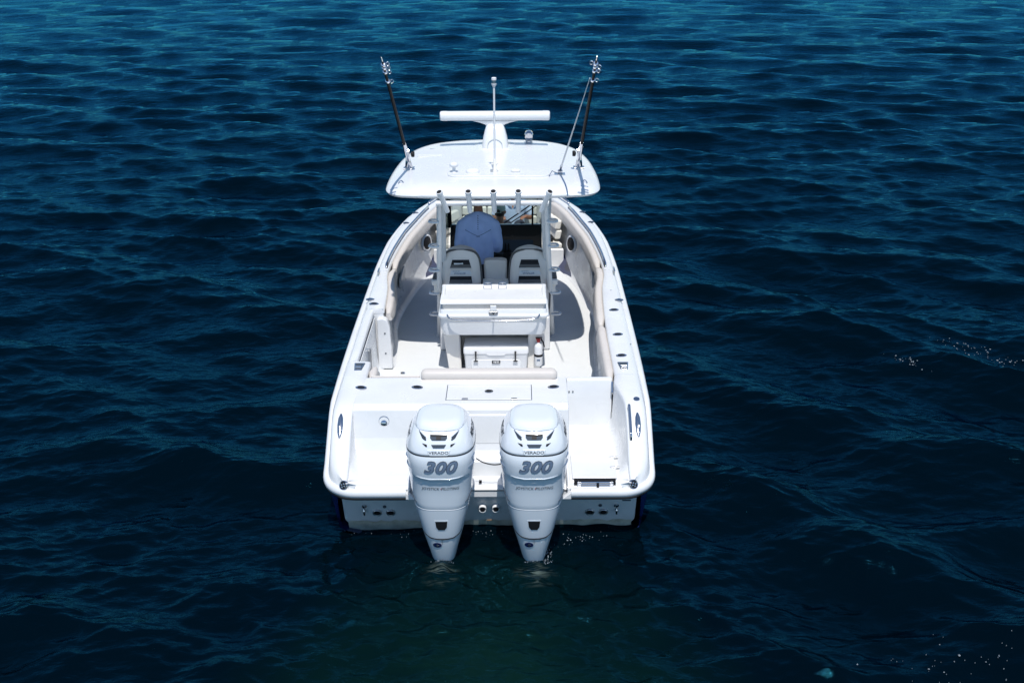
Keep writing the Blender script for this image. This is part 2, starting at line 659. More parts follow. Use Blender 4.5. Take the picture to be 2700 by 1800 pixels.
cz = spl([0.03, 0.12, 0.22, 0.35, 0.5, 0.65, 0.80, 1.1, 2, 5, 7, 8.3, 9.9], [0.60, 0.63, 0.69, 0.80, 0.94, 1.055, 1.11, 1.12, 1.13, 1.19, 1.26, 1.32, 1.42])
zr = spl([0.03, 0.2, 0.4, 0.6, 0.8, 1.1, 2, 5, 7, 8.3, 9.9], [0.50, 0.515, 0.58, 0.70, 0.83, 0.985, 1.03, 1.08, 1.14, 1.20, 1.30])
bi_s = spl([0, 0.8, 1.4, 1.5, 2.6, 3.6, 4.3, 4.9, 5.3, 6.4, 7.0, 7.8, 8.4, 9.0, 9.25, 9.9], [1.37, 1.365, 1.29, 1.32, 1.32, 1.34, 1.37, 1.43, 1.42, 1.32, 1.21, 1.03, 0.78, 0.40, 0.0, 0.0])


def bi(y, side):
    if side < 0:
        if y < 1.47:
            return lerp(1.37, 1.31, min(max((y - .72) / .7, 0), 1))
        if 1.895 < y < 3.51:
            return 1.465
    return bi_s(y)


YS = sorted(set([0.034, 0.05, 0.08, 0.12, 0.17, 0.22, 0.28, 0.35, 0.42, 0.5, 0.58, 0.65, 0.72, 0.8, 0.95, 1.1, 1.3, 1.46, 1.48, 1.6, 1.75, 1.88, 1.90, 2.2, 2.6, 3.0, 3.3, 3.50, 3.52, 3.8, 4.1]
            + [4.3 + 0.22 * i for i in range(26)] + [9.9]))
for side in (1, -1):
    rows = []
    for y in YS:
        b, c, z0 = bp(y), cz(y), zr(y)
        q = bi(y, side)
        e = min(0.10, max(0.0, (b - q) * 0.45))
        k = min(1.0, b / 0.3)
        pts = [(b, z0), (b - 0.012 * k, z0 + 0.35 * (c - z0)), (b - 0.03 * k, c - 0.05), (b - 0.055 * k, c - 0.014), (b - min(e, .10) * k, c), (lerp(b - e, q, .5), c + .004), (q + 0.012, c), (q, c - 0.012), (q - .002 if q > 0 else 0, c - 0.05)]
        rows.append([(side * max(x, 0), y, z) for x, z in pts])
    G().grid(rows).build('gunwale', 'gel', boat, smooth=50)
    # rub rail: white flange with dark insert
    path = [(side * 0.80, 0.03, 0.50), (side * 1.0, 0.03, 0.50), (side * 1.28, 0.03, 0.50)]
    path += [(side * (1.28 + .32 * math.sin(R(a))), .35 - .32 * math.cos(R(a)), zr(.35 - .32 * math.cos(R(a)))) for a in range(8, 90, 8)]
    path += [(side * b_side(y), y, zr(y)) for y in [0.35, 0.45, 0.55, 0.65, 0.8, 0.95, 1.1] + [1.3 + 0.3 * i for i in range(29)] if y < 9.88]
    rail = G().tube(path, (0.045), n=10, flat=1.1).build('rub_rail', 'gel', boat, smooth=60)
    G().tube([(p[0] * (1 + .012 / max(abs(p[0]), .3)) if i > 3 else p[0], p[1] - (0.012 if i < 6 else 0), p[2] - 0.040) for i, p in enumerate(path)], 0.026, n=8).build('rail_insert', 'rubber', rail, smooth=60)
    # inner side wall of the cockpit
    rows = []
    for y in [v for v in YS if 1.46 <= v <= 8.9]:
        q, c = bi(y, side), cz(y)
        d = max(q - 0.035 - 0.10 * max(0, (y - 5.2) / 3.5), 0.05)
        rows.append([(side * (q + 0.02), y, c - 0.02), (side * (q - 0.01), y, c - 0.20), (side * (q - 0.02), y, 0.9), (side * lerp(q - .02, d, .6), y, 0.62), (side * (d - .005), y, 0.47), (side * (d - .025), y, 0.425), (side * (d - 0.07), y, 0.403)])
    G().grid(rows).build('cockpit_side_wall', 'gel', boat, smooth=40)
    # quarter inner wall beside the swim platform
    rows = []
    for y in [v for v in YS if 0.115 <= v <= 1.48]:
        q, c = bi(y, side), cz(y)
        rows.append([(side * (q + .003), y, c - .012), (side * q, y, c - 0.05), (side * (q - .015), y, max(min(.70, c - .06), .596)), (side * (q - 0.05), y, max(min(0.62, c - .05), .594)), (side * (q - 0.10), y, 0.592)])
    G().grid(rows).build('quarter_wall', 'gel', boat, smooth=50)

# hull below the rub rail
bc = spl([0.2, 2, 4, 6, 7.5, 8.6, 9.4, 9.85], [1.50, 1.50, 1.45, 1.22, 0.86, 0.46, 0.16, 0.01])
zc = spl([0.2, 3, 5, 6.5, 8, 9, 9.85], [-0.02, 0.0, 0.08, 0.2, 0.45, 0.75, 1.1])
zk = spl([0.2, 5, 7, 8.5, 9.3, 9.85], [-0.45, -0.45, -0.38, -0.1, 0.35, 1.05])
rows = []
for y in [0.16] + [v for v in YS if v >= 0.28 and v <= 9.88]:
    b, z0, c1, c2, k = bp(max(y, .28)), zr(y) - 0.01, bc(y), zc(y), zk(y)
    if y < 0.2:
        b = 1.50
    half = [(b - .01, z0), (lerp(b, c1, .35), lerp(z0, c2, .4)), (lerp(b, c1, .75), lerp(z0, c2, .78)), (c1, c2), (c1 - .06, c2 - .03), (c1 * .5, lerp(c2, k, .5)), (0, k)]
    sh = (lambda z: 0.36 * (0.5 - z) if y < .2 else 0.0)
    row = [(x, y + sh(z), z) for x, z in half] + [(-x, y + sh(z), z) for x, z in half[-2::-1]]
    rows.append(row)
G().grid(rows).build('hull', 'navy', boat, smooth=40)
# transom plate with scum line
tr = rows[0]
TY = lambda z: 0.15 + 0.36 * (0.5 - z)
tg = G()
poly = [(-1.46, .46), (-1.455, .05), (-1.40, -.03), (0, -.45), (1.40, -.03), (1.455, .05), (1.46, .46)]
tg.loft([[(x, TY(z), z) for x, z in poly], [(x, TY(z) + .05, z) for x, z in poly]])
trn = tag(tg.build('transom', 'gelgrey', boat, bevel=.02, smooth=0), 'pale grey transom plate above the waterline')
pts = []
random.seed(3)
xs_ = [-1.42 + 2.84 * i / 60 for i in range(61)]
G().grid([[(x, TY(z) - .004, z) for x in xs_] for z in (-.12,)] + [[(x, TY(.05) - .004, .045 + random.uniform(-.012, .012)) for x in xs_]]).build('scum_line', 'stain', trn)
for x, z, r in ((-1.12, .16, .047), (-.985, .16, .047), (1.0, .16, .047), (1.135, .16, .047)):
    o = G().lathe([(r * .6, -.004), (r * .62, .012), (r * .85, .018), (r, .010), (r, -.004)], (x, TY(z), z), axis=(0, -1, -.36)).build('drain_ring', 'steel', trn, smooth=50)
    G().lathe([(r * .70, -.004), (r * .70, .0125)], (x, TY(z), z), axis=(0, -1, -.36)).build('drain_hole', 'black', o)
for x, z in ((-1.04, .24), (1.10, .25)):
    G().lathe([(.018, 0), (.018, .008), (.012, .012)], (x, TY(z), z), axis=(0, -1, -.36)).build('button', 'vent', trn)
for x in (-1.24, 1.26):
    G().lathe([(.024, 0), (.024, .012)], (x, TY(.25), .25), axis=(0, -1, -.36)).tube([(x, TY(.26), .26), (x, TY(.26) - .05, .27), (x, TY(.23) - .06, .22), (x, TY(.2) - .05, .17), (x, TY(.2), .20)], .011, n=8).build('tow_eye', 'chrome', trn)
for x in (-.066, .066):
    G().lathe([(.026, 0), (.03, .05), (.036, .055), (.038, .045), (.036, 0)][::-1], (x, TY(.24), .24), axis=(0, -1, -.2)).build('through_hull', 'white', trn, smooth=50)
    G().lathe([(.024, .05), (.024, .0553)], (x, TY(.24), .24), axis=(0, -1, -.2)).build('through_hull_bore', 'black', trn)
G().prism([(-.03, .05), (-.01, .058), (.02, .056), (.04, .05), (.02, .042), (-.02, .041)], 'y', TY(.05) - .008, TY(.05)).build('rust_stain', 'rust', trn)
G().box(1.315, 1.40, TY(.32) - .004, TY(.32), .31, .325).build('plate', 'vent', trn)

# swim platform, two wings with the motor well between
for side in (1, -1):
    rows = []
    for i in range(13):
        a = R(90 * i / 12)
        px, py = 1.28 + .30 * math.sin(a), .35 - .30 * math.cos(a)
        rows.append([(side * px, py, .505), (side * (px + .012 * math.sin(a)), py - .012 * math.cos(a), .535), (side * (1.28 + .262 * math.sin(a)), .35 - .262 * math.cos(a), .55),
                     (side * (1.28 + .25 * math.sin(a)), .35 - .25 * math.cos(a), .578), (side * (1.28 + .215 * math.sin(a)), .35 - .215 * math.cos(a), .598), (side * (1.28 + .15 * math.sin(a)), .35 - .15 * math.cos(a), .60)])
    first = [[(side * .79, p[1], p[2]) for p in rows[0]]]
    G().grid(first + rows).build('platform_edge', 'gel', boat, smooth=50)
    x0, x1 = sorted((side * .79, side * 1.36))
    y1 = 1.40 if side > 0 else 0.62
    pts = [(x0, .2), (x1, .2), (x1, min(y1, .9)), (x1 if side < 0 else 1.27, y1), (x0, y1)]
    G().prism(pts, 'z', .50, .6005).build('swim_platform', 'deck', boat, smooth=0)
    # end cheek of the wing facing the motor well
    G().prism([(.05, .47), (.05, .53), (.10, .58), (.16, .6), (.62, .6), (.62, .40), (.1, .40)], 'x', *sorted((side * .765, side * .792))).build('platform_cheek', 'gel', boat, bevel=.008)
    G().prism([(side * .76, .44), (side * .70, .44), (side * .80, .52), (side * .98, .52), (side * .98, .45)], 'y', .0, .06).build('rail_end_cap', 'white', boat, bevel=.01)

# motor well
G().prism([(.16, .47), (.20, .50), (.44, .46), (.47, .62), (.62, .66), (.62, .38), (.16, .38)], 'x', -.766, .766).build('motor_well', 'gel', boat, bevel=.012, smooth=0)
G().box(-.766, .766, .155, .175, .455, .462).build('well_gasket', 'rubber', boat)

# transom block (bait well) with sloped aft face
prof = [(1.48, .40), (1.48, 1.09), (1.46, 1.118), (.78, 1.118), (.735, 1.105), (.71, 1.07), (.645, .80), (.60, .68), (.56, .625), (.48, .600), (.48, .5), (1.3, .40)]
tb = G().prism(prof, 'x', -1.376, .80).build('transom_block', 'gel', boat, bevel=.016, seg=3, smooth=0)
# recess fillet at the port corner and a soft raised panel behind the motors
G().box(-.447, .432, .853, 1.247, 1.10, 1.1195).build('hatch_gasket', 'vent', tb)
hat = G().box(-.44, .425, .86, 1.24, 1.112, 1.1235).build('bait_well_hatch', 'gel', tb, bevel=.005)
for x in (-.25, .25):
    G().box(x - .03, x + .03, .85, .885, 1.1236, 1.130).tube([(x - .033, .857, 1.127), (x + .033, .857, 1.127)], .007).build('hinge', 'chrome', tb, bevel=.002)
G().lathe([(.045, 0), (.045, .006), (.03, .01), (.02, .006)], (-.01, 1.06, 1.1236), n=20).build('hatch_latch', 'chrome', tb, smooth=50)
G().lathe([(.026, .0), (.026, .0095)], (-.01, 1.06, 1.1236), n=20).build('latch_well', 'black', tb)
# raised pad on the well wall
poly = rrect(-.60, .45, .74, 1.03, .08)
ys = lambda z: .645 + (z - .80) / .27 * .065
G().loft([[(x, ys(z) - d, z) for x, z in poly] for d in (-.02, .012)]).build('well_panel', 'gel', tb, bevel=.012, seg=3)
# port shower fitting on the recess wall
f = G().lathe([(.06, -.03), (.062, .012), (.05, .018), (.045, .006)], (-1.06, .70, .96), axis=(0, -1, .22)).build('washdown_fitting', 'chrome', tb, smooth=50)
G().lathe([(.03, .0), (.034, .022), (.02, .028)], (-1.06, .70, .94), axis=(0, -1, .22)).build('valve', 'chrome', f, smooth=50)
# round inspection plate on port platform
pl = G().lathe([(.095, 0), (.095, .005), (.088, .007), (.0, .007)], (-1.02, .36, .6005), n=32).build('inspection_plate', 'white', boat, smooth=30)
# transom courtesy lights on the corners
for x in (-1.375, 1.375):
    p = Vector((x * 1.0215, .056, .574))
    ax = Vector((.45 * (1 if x > 0 else -1), -.8, .42)).normalized()
    q = G().lathe([(.05, -.02), (.05, .006), (.043, .012), (.036, .009)], p, axis=ax).build('stern_light', 'chrome', boat, smooth=50)
    dk = G().lathe([(.037, .0), (.037, .0105)], p, axis=ax)
    dk.build('light_lens', 'black', q)
    rq = Vector((0, 0, 1)).rotation_difference(ax)
    for dx, dy in ((-.014, -.012), (.014, -.012), (-.014, .012), (.014, .012)):
        G().lathe([(.009, .008), (.009, .0125), (.004, .014)], p + rq @ Vector((dx, dy, 0)), n=10, axis=ax).build('light_diode', 'chrome', q)

# transom door
td = G().prism([(1.36, .602), (1.37, .75), (1.40, 1.08), (1.42, 1.113), (1.475, 1.113), (1.475, .44), (1.38, .44)], 'x', .803, 1.283).build('transom_door', 'gel', boat, bevel=.012, seg=3)
for z in (.70, 1.03):
    G().tube([(1.285, 1.352, z - .05), (1.285, 1.372 + (z - .7) * .12, z + .05)], .013, n=10).build('door_hinge', 'chrome', td)
for x in (.83, .87):
    G().lathe([(.008, 0), (.008, .004)], (x, 1.385, .98), axis=(0, -1, .1), n=8).build('door_snap', 'vent', td)
# boarding ladder folded in its slot at the platform's edge
lad = G().box(.83, 1.235, .085, .3, .535, .606).build('ladder_slot', 'black', boat)
tag(lad, 'dark slot holding the folded boarding ladder')
G().box(.815, 1.25, .12, .62, .606, .618).build('ladder_lid', 'gel', lad, bevel=.006)
for z in (.548, .568, .588):
    G().tube([(.86, .075, z), (1.21, .075, z)], .008, n=8).build('ladder_rung', 'chrome', lad)
for x in (.88, 1.19):
    G().box(x - .015, x + .015, .07, .09, .54, .598).build('ladder_stile', 'steel', lad)
G().tube([(1.06, .066, .58), (1.06, .05, .55), (1.06, .055, .52)], .012, n=8).lathe([(.018, -.01), (.018, .01)], (1.06, .052, .515), axis=(0, 1, 0)).build('ladder_catch', 'black', lad)
for y in (.33, .55):
    G().box(1.20, 1.29, y - .012, y + .012, .6182, .625).tube([(1.245, y, .626), (1.265, y, .626)], .008).build('lid_hinge', 'steel', lad, bevel=.003)
# starboard grab rail and cleats on the quarters
G().tube(cr([(1.40, .72, 1.08), (1.40, .70, 1.125), (1.402, .66, 1.10), (1.405, .48, .955), (1.405, .44, .92), (1.405, .43, .87)], 5), .0145, n=10).build('quarter_grab_rail', 'chrome', boat, smooth=60)
for x in (-1.485, 1.485):
    c = [(x * .997, y, cz(y) + .004) for y in (.655, .61, .55, .49, .445)]
    o = G().tube([(p[0], p[1], p[2] + .002) for p in c], [.008, .024, .029, .024, .008], n=12, flat=.35).build('pull_up_cleat', 'chrome', boat, smooth=60)
    G().tube([(x, .62, cz(.62) + .012), (x, .595, cz(.595) + .022), (x, .51, cz(.51) + .022), (x, .485, cz(.485) + .012)], .008, n=8).build('cleat_horn', 'chrome', o, smooth=60)
G().lathe([(.032, 0), (.032, .01), (.022, .014), (.012, .010)], (1.49, .86, cz(.86) + .003), axis=(0, -.3, 1)).build('fuel_cap', 'chrome', boat, smooth=50)

# cockpit sole
rows = []
for y in [v for v in YS if 1.46 <= v <= 8.9]:
    L, Rr = bi(y, -1), bi(y, 1)
    rows.append([(-(L - .08), y, .40), (-.6, y, .402), (0, y, .403), (.6, y, .402), (Rr - .08, y, .40)])
sole = G().grid(rows).build('cockpit_sole', 'deck', boat)
for (x0, x1, y0, y1) in ((-1.18, -.70, 1.7, 2.9), (.72, 1.2, 1.7, 3.55), (-.5, .5, 1.75, 2.9)):
    G().prism(rrect(x0, x1, y0, y1, .05), 'z', .39, .4085).build('deck_hatch', 'deck', sole, bevel=.003)
for x, y in ((1.16, 3.1), (-1.12, 3.3)):
    G().lathe([(.028, 0), (.028, .004), (.018, .006)], (x, y, .4087), n=14).build('hatch_latch', 'chrome', sole)
# port boarding door set in the recess
pdr = G().prism(rrect(1.93, 3.47, .45, 1.085, .05), 'x', -1.452, -1.442).build('boarding_door', 'gel', boat, bevel=.004)
for y in (2.05,):
    G().box(-1.445, -1.415, y + .55, y + .60, .70, .98).tube([(-1.41, y + .575, .68), (-1.41, y + .575, 1.0)], .013).build('door_hinge', 'steel', pdr, bevel=.004)
G().box(-1.445, -1.42, 1.96, 2.02, .55, .60).build('door_latch', 'black', pdr, bevel=.004)
G().prism([(-1.425, .41), (-1.425, 1.06), (-1.35, 1.075), (-1.30, 1.05), (-1.27, .96), (-1.25, .41)], 'y', 3.42, 3.53).build('door_jamb', 'gel', boat, bevel=.02, seg=3)
for z in (.62, .88):
    G().lathe([(.01, 0), (.01, .006)], (-1.33, 3.42, z), axis=(0, -1, 0), n=8).build('jamb_snap', 'vent', boat)
for x, z in ((-1.30, .52), (-1.22, .50)):
    G().tube([(x - .02, 1.93, z), (x + .02, 1.95, z + .03)], .012, n=8).build('tie_down_clip', 'steel', boat)

# padded coamings
def bolster(side, y0, y1, step=.18, drop=0.0):
    ys_ = []
    y = y0
    while y < y1 - .05:
        ys_.append(y)
        y += step
    ys_.append(y1)
    rings = []
    for i, y in enumerate(ys_):
        q, c = bi(y, side), cz(y)
        q = bi_s(y)
        e = .55 if i in (0, len(ys_) - 1) else 1.0
        ring = []
        for k in range(14):
            a = 2 * math.pi * k / 14
            px = math.copysign(abs(math.cos(a)) ** .7, math.cos(a)) * .052 * e
            pz = math.copysign(abs(math.sin(a)) ** .7, math.sin(a)) * .088 * e
            ring.append((side * (q - .048 + px - .02 * (pz < 0)), y, c - .105 + pz - drop))
        rings.append(ring)
    return G().loft(rings).build('coaming_bolster', 'vinyl', boat, smooth=60)


bolster(1, 1.50, 3.1)
bolster(1, 3.11, 5.2)
bolster(1, 5.22, 8.3)
bolster(-1, 3.54, 5.2)
bolster(-1, 5.22, 8.3)
bolster(-1, 1.50, 1.88)
# transom bolster
rings = []
for i, x in enumerate([-.735, -.72, -.68, -.5, -.2, .1, .4, .64, .68, .705]):
    e = {0: .35, 1: .8, 8: .85, 9: .35}.get(i, 1)
    rings.append([(x, 1.44 + .075 * e * math.copysign(abs(math.cos(a)) ** .6, math.cos(a)), 1.155 + .06 * e * math.copysign(abs(math.sin(a)) ** .6, math.sin(a))) for a in [2 * math.pi * k / 16 for k in range(16)]])
G().loft(rings).build('transom_bolster', 'vinyl', boat, smooth=60)
G().tube([(-.74, 1.365, 1.122), (.71, 1.365, 1.122)], .006, n=6).build('bolster_piping', 'shell', boat)
G().box(-1.27, -.75, 1.475, 1.50, .95, 1.125).build('transom_pad', 'vinyl', boat, bevel=.01)

# fittings let into the gunwales
def flush(x, y, ang, rx=.065, name='rod_holder'):
    c = cz(y) + .004 if abs(x) > 1.25 else 1.1215
    o = G().lathe([(.35, -.004), (.55, .004), (.8, .009), (1.0, .004), (1.0, -.004)][::-1], (0, 0, 0), n=22, sx=rx, sy=rx * .72)
    ob = G()
    ob.f = o.f
    ob.v = [(p[0], p[1], p[2]) for p in o.v]
    # heights were given in metres, radii in units of rx
    q = ob.build(name, 'chrome', boat, smooth=50, loc=(x, y, c), rot=(0, 0, ang))
    h = G().lathe([(.62, -.004), (.62, .0082)], (0, 0, 0), n=18, sx=rx, sy=rx * .72)
    hb = h.build('rod_holder_bore' if name == 'rod_holder' else 'bore', 'black', q)
    return q


FL = [(-1.34, 1.17), (-.757, 1.18), (.657, 1.178), (-1.48, 3.70), (-1.36, 7.05), (-1.26, 7.55), (1.43, 2.02), (1.44, 2.65), (1.455, 3.45), (1.38, 7.05), (1.28, 7.55)]
for x, y in FL:
    flush(x, y, R(15) * (1 if x > 0 else -1), .048 if y > 5 else .062)
for x, y in ((-1.545, 3.86), (1.545, 3.80)):
    o = G().lathe([(.055, 0), (.055, .006), (.035, .012), (.012, .02)], (x, y, cz(y) + .003), n=18, sx=1, sy=.8).build('fill_cap', 'chrome', boat, smooth=50)
# pull-up cleats in trapezoid pockets
for x in (-1.43, 1.43):
    y0, c = 1.73, cz(1.73) + .004
    o = G().prism([(x - .062, y0 + .10), (x + .062, y0 + .10), (x + .04, y0 - .10), (x - .04, y0 - .10)], 'z', c - .01, c + .008).build('deck_cleat', 'chrome', boat, bevel=.012, seg=3)
    G().prism([(x - .045, y0 + .08), (x + .045, y0 + .08), (x + .028, y0 - .02), (x - .028, y0 - .02)], 'z', c, c + .0095).build('cleat_pocket', 'vent', o)
    G().tube([(x - .03, y0 - .05, c + .02), (x + .03, y0 - .05, c + .02)], .016, n=10).build('cleat_bar', 'chrome', o, smooth=60)
for x in (-1.54, 1.56):
    y0, c = 4.85, cz(4.85)
    o = G().tube([(x, y0 - .11, c + .045), (x, y0 - .05, c + .05), (x, y0 + .05, c + .05), (x, y0 + .11, c + .045)], [.008, .013, .013, .008], n=8).tube([(x, y0 - .04, c - .004), (x, y0 - .03, c + .05)], .012, n=8).tube([(x, y0 + .04, c - .004), (x, y0 + .03, c + .05)], .012, n=8).build('spring_cleat', 'chrome', boat, smooth=60)
for x, y in ((-1.43, 3.25), (1.47, 4.15), (-1.40, 2.0), (1.50, 2.35)):
    G().lathe([(.008, 0), (.008, .008)], (x if y > 3 else x * 1.04, y, cz(y) + .002), n=8).build('snap_stud', 'steel', boat)
# seam lines of the removable gunwale sections
for side, y in ((-1, 1.89), (-1, 2.62), (-1, 3.52), (1, 1.49), (1, 4.95), (-1, 4.95)):
    q = bi(y + .01, side) + .01
    G().box(*sorted((side * q, side * (bp(y) - .1))), y - .0025, y + .0025, cz(y) - .01, cz(y) + .0055).build('gunwale_seam', 'gelgrey', boat)
# long hand rails along the inner edge
for side in (1, -1):
    pth = [(side * (bi_s(y) + .035), y, cz(y) + .045) for y in [5.1 + .24 * i for i in range(12)]]
    pth = [(pth[0][0], pth[0][1] - .03, cz(5.1) - .01)] + pth + [(pth[-1][0], pth[-1][1] + .04, cz(7.8))]
    o = G().tube(pth, .017, n=10).build('hand_rail', 'chrome', boat, smooth=60)
    for y in (5.8, 6.5, 7.2):
        G().tube([(side * (bi_s(y) + .035), y, cz(y) - .005), (side * (bi_s(y) + .035), y, cz(y) + .04)], .012, n=8).build('rail_stanchion', 'chrome', o)
    pth = [(side * (bi_s(y) + .10), y, cz(y) + .05) for y in (7.95, 8.2, 8.45, 8.7)]
    G().tube([(pth[0][0], pth[0][1] - .02, pth[0][2] - .06)] + pth + [(pth[-1][0], pth[-1][1] + .02, pth[-1][2] - .06)], .016, n=10).build('bow_rail', 'chrome', boat, smooth=60)
    # side speaker
    s = side
    yv = 7.05 if s > 0 else 7.15
    xq = bi_s(yv) - .10
    o = G().lathe([(.13, -.02), (.13, .012), (.11, .022), (.10, .016)], (s * (xq), yv, .93), axis=(-s, -.55, .1), n=26).build('speaker', 'white', boat, smooth=50)
    G().lathe([(.10, 0), (.10, .018), (.04, .026), (.03, .03)], (s * (xq), yv, .93), axis=(-s, -.55, .1), n=24).build('speaker_grille', 'black', o, smooth=50)
    # recessed pocket in the side wall
    G().prism(rrect(5.55, 6.15, .72, .90, .06), 'x', *sorted((s * (bi_s(5.85) - .062), s * (bi_s(5.85) - .03)))).build('side_pocket', 'gelgrey', boat, bevel=.01)
# ------------------------------------------------------------------ bait station behind the helm seats
X0 = 0.0
body = []
for z, w, yb, yf in ((.915, .60, 3.26, 3.80), (.93, .615, 3.23, 3.81), (1.0, .628, 3.215, 3.82), (1.12, .635, 3.205, 3.82), (1.155, .638, 3.20, 3.82)):
    body.append([(x, y, z) for x, y in rrect(-w, w, yb, yf, .07, 5)])
bait = G().loft(body).build('bait_station', 'gel', boat, smooth=50)
rim = []
for z, w, yb in ((1.15, .645, 3.19), (1.165, .66, 3.175), (1.185, .662, 3.172), (1.20, .652, 3.18), (1.205, .642, 3.195), (1.25, .64, 3.21)):
    rim.append([(x, y, z) for x, y in rrect(-w, w, yb, 3.83, .06, 5)])
G().loft(rim).build('bait_station_rim', 'gel', bait, smooth=50)
G().prism(rrect(-.61, .61, 3.25, 3.80, .03), 'z', 1.25, 1.312).build('drawer_gap', 'shell', bait)
# upper tray with raised lip
G().prism([(3.225, 1.312), (3.215, 1.328), (3.26, 1.362), (3.44, 1.372), (3.46, 1.355), (3.70, 1.365), (3.715, 1.39), (3.76, 1.395), (3.78, 1.312)], 'x', -.635, .635).build('rigging_tray', 'gel', bait, bevel=.014, seg=3)
for s in (-1, 1):
    G().prism([(3.27, 1.355), (3.45, 1.38), (3.75, 1.40), (3.76, 1.355)], 'x', *sorted((s * .585, s * .625))).build('tray_lip', 'gel', bait, bevel=.01)
# latch
o = G().prism([(-.05, 1.245), (.05, 1.245), (.058, 1.225), (.04, 1.20), (-.04, 1.20), (-.058, 1.225)], 'y', 3.165, 3.20).build('drawer_latch', 'steel', bait, bevel=.006)
G().box(-.036, .036, 3.175, 3.20, 1.248, 1.315).build('latch_hasp', 'white', o, bevel=.005)
G().lathe([(.009, 0), (.009, .003)], (0, 3.165, 1.218), axis=(0, -1, 0), n=10).build('keyhole', 'black', o)
# chrome rail bowed across the front
pth = cr([(-.55, 3.185, 1.20), (-.50, 3.13, 1.165), (-.30, 3.115, 1.15), (0, 3.11, 1.148), (.30, 3.115, 1.15), (.50, 3.13, 1.165), (.55, 3.185, 1.20)], 6)
o = G().tube(pth, .0125, n=10).build('station_grab_rail', 'chrome', bait, smooth=60)
G().tube([(0, 3.11, 1.148), (0, 3.20, 1.125)], .009, n=8).build('rail_standoff', 'steel', o)
# legs and back panel
for s in (-1, 1):
    G().prism([(s * .615, .90), (s * .43, .90), (s * .415, .85), (s * .40, .402), (s * .555, .402)], 'y', 3.36, 3.86).build('station_leg', 'cream', bait, bevel=.018, seg=3)
G().box(-.43, .43, 3.78, 3.82, .402, .93).build('station_back_panel', 'cream', bait)
# drink holders
for x in (-.075, .105):
    q = G().tube([(x + .05 * math.cos(a), 3.68 + .05 * math.sin(a), 1.425) for a in [2 * math.pi * k / 18 for k in range(18)]], .006, n=6, closed=True)
    for a in (R(200), R(340), R(90)):
        q.tube([(x + .05 * math.cos(a), 3.68 + .05 * math.sin(a), 1.34), (x + .05 * math.cos(a), 3.68 + .05 * math.sin(a), 1.425)], .005, n=6)
    q.lathe([(.04, 0), (.045, .008), (0.03, .01)], (x, 3.68, 1.343), n=16).build('drink_holder', 'chrome', bait, smooth=50)

# cooler in the bay under the station
cooler = bpy.data.objects.new('cooler', None)
COL.objects.link(cooler)
cooler.location = (.055, 3.42, .404)
cooler.rotation_euler = (0, 0, R(-.5))
tag(cooler, 'white hard cooler with black rubber latches under the bait station', 'cooler')
bd = G().loft([[(x, y, z) for x, y in rrect(-w, w, -d, d, .03, 4)] for z, w, d in ((0, .365, .165), (.03, .37, .17), (.26, .385, .185), (.27, .388, .188))]).build('tub', 'white', cooler, smooth=40)
G().loft([[(x, y, z) for x, y in rrect(-w, w, -d, d, .035, 4)] for z, w, d in ((.272, .388, .188), (.276, .394, .194), (.335, .394, .194), (.35, .385, .185), (.355, .36, .16))]).build('lid', 'white', cooler, smooth=40)
G().prism(rrect(-.30, .30, .03, .20, .03), 'y', -.188, -.175).build('tub_panel', 'white', cooler, bevel=.008)
G().prism([(-.12, .275), (.12, .275), (.09, .255), (-.09, .255)], 'y', -.197, -.18).build('lid_tab', 'white', cooler, bevel=.004)
for x in (-.245, .235):
    G().prism([(x - .012, .315), (x + .012, .315), (x + .009, .28), (x + .007, .20), (x + .028, .19), (x + .028, .182), (x - .028, .182), (x - .028, .19), (x - .007, .20), (x - .009, .28)], 'y', -.215, -.198).build('rubber_latch', 'rubber', cooler, bevel=.003)
G().prism(rrect(-.05, .05, .155, .192, .006), 'y', -.2005, -.18).build('name_plate', 'rubber', cooler)
vs, fs = text2d('YETI', .034, bold=.0016, sx=1.1)
G().add([(a, -.2018, .1735 + b) for a, b in vs], fs).build('lettering', 'white', cooler, smooth=0, clean=False)

# fire extinguisher on the starboard leg
fx = bpy.data.objects.new('fire_extinguisher', None)
COL.objects.link(fx)
fx.location = (.568, 3.30, .50)
tag(fx, 'small white fire extinguisher with red valve and black handle on the station leg', 'fire extinguisher')
G().lathe([(.0, 0), (.044, .004), (.05, .02), (.05, .235), (.042, .27), (.02, .29), (.016, .305)], n=24).build('cylinder', 'white', fx, smooth=50)
G().lathe([(.0515, .125), (.053, .13), (.053, .150), (.0515, .155)], n=24).build('strap', 'black', fx)
G().box(-.03, .03, .045, .062, .06, .26).build('bracket', 'black', fx)
G().lathe([(.018, .30), (.022, .31), (.022, .335), (.01, .345)], n=14).box(-.03, .02, -.012, .012, .335, .352).build('valve', 'red', fx, bevel=.003)
G().box(-.035, .045, -.010, .010, .355, .367).tube([(.03, 0, .345), (.055, -.01, .31), (.072, -.02, .245)], [.011, .010, .009], n=8).build('handle', 'black', fx, bevel=.002)
G().prism(rrect(-.02, .02, .075, .098, .004), 'y', -.0525, -.045).build('label_print', 'decal', fx)

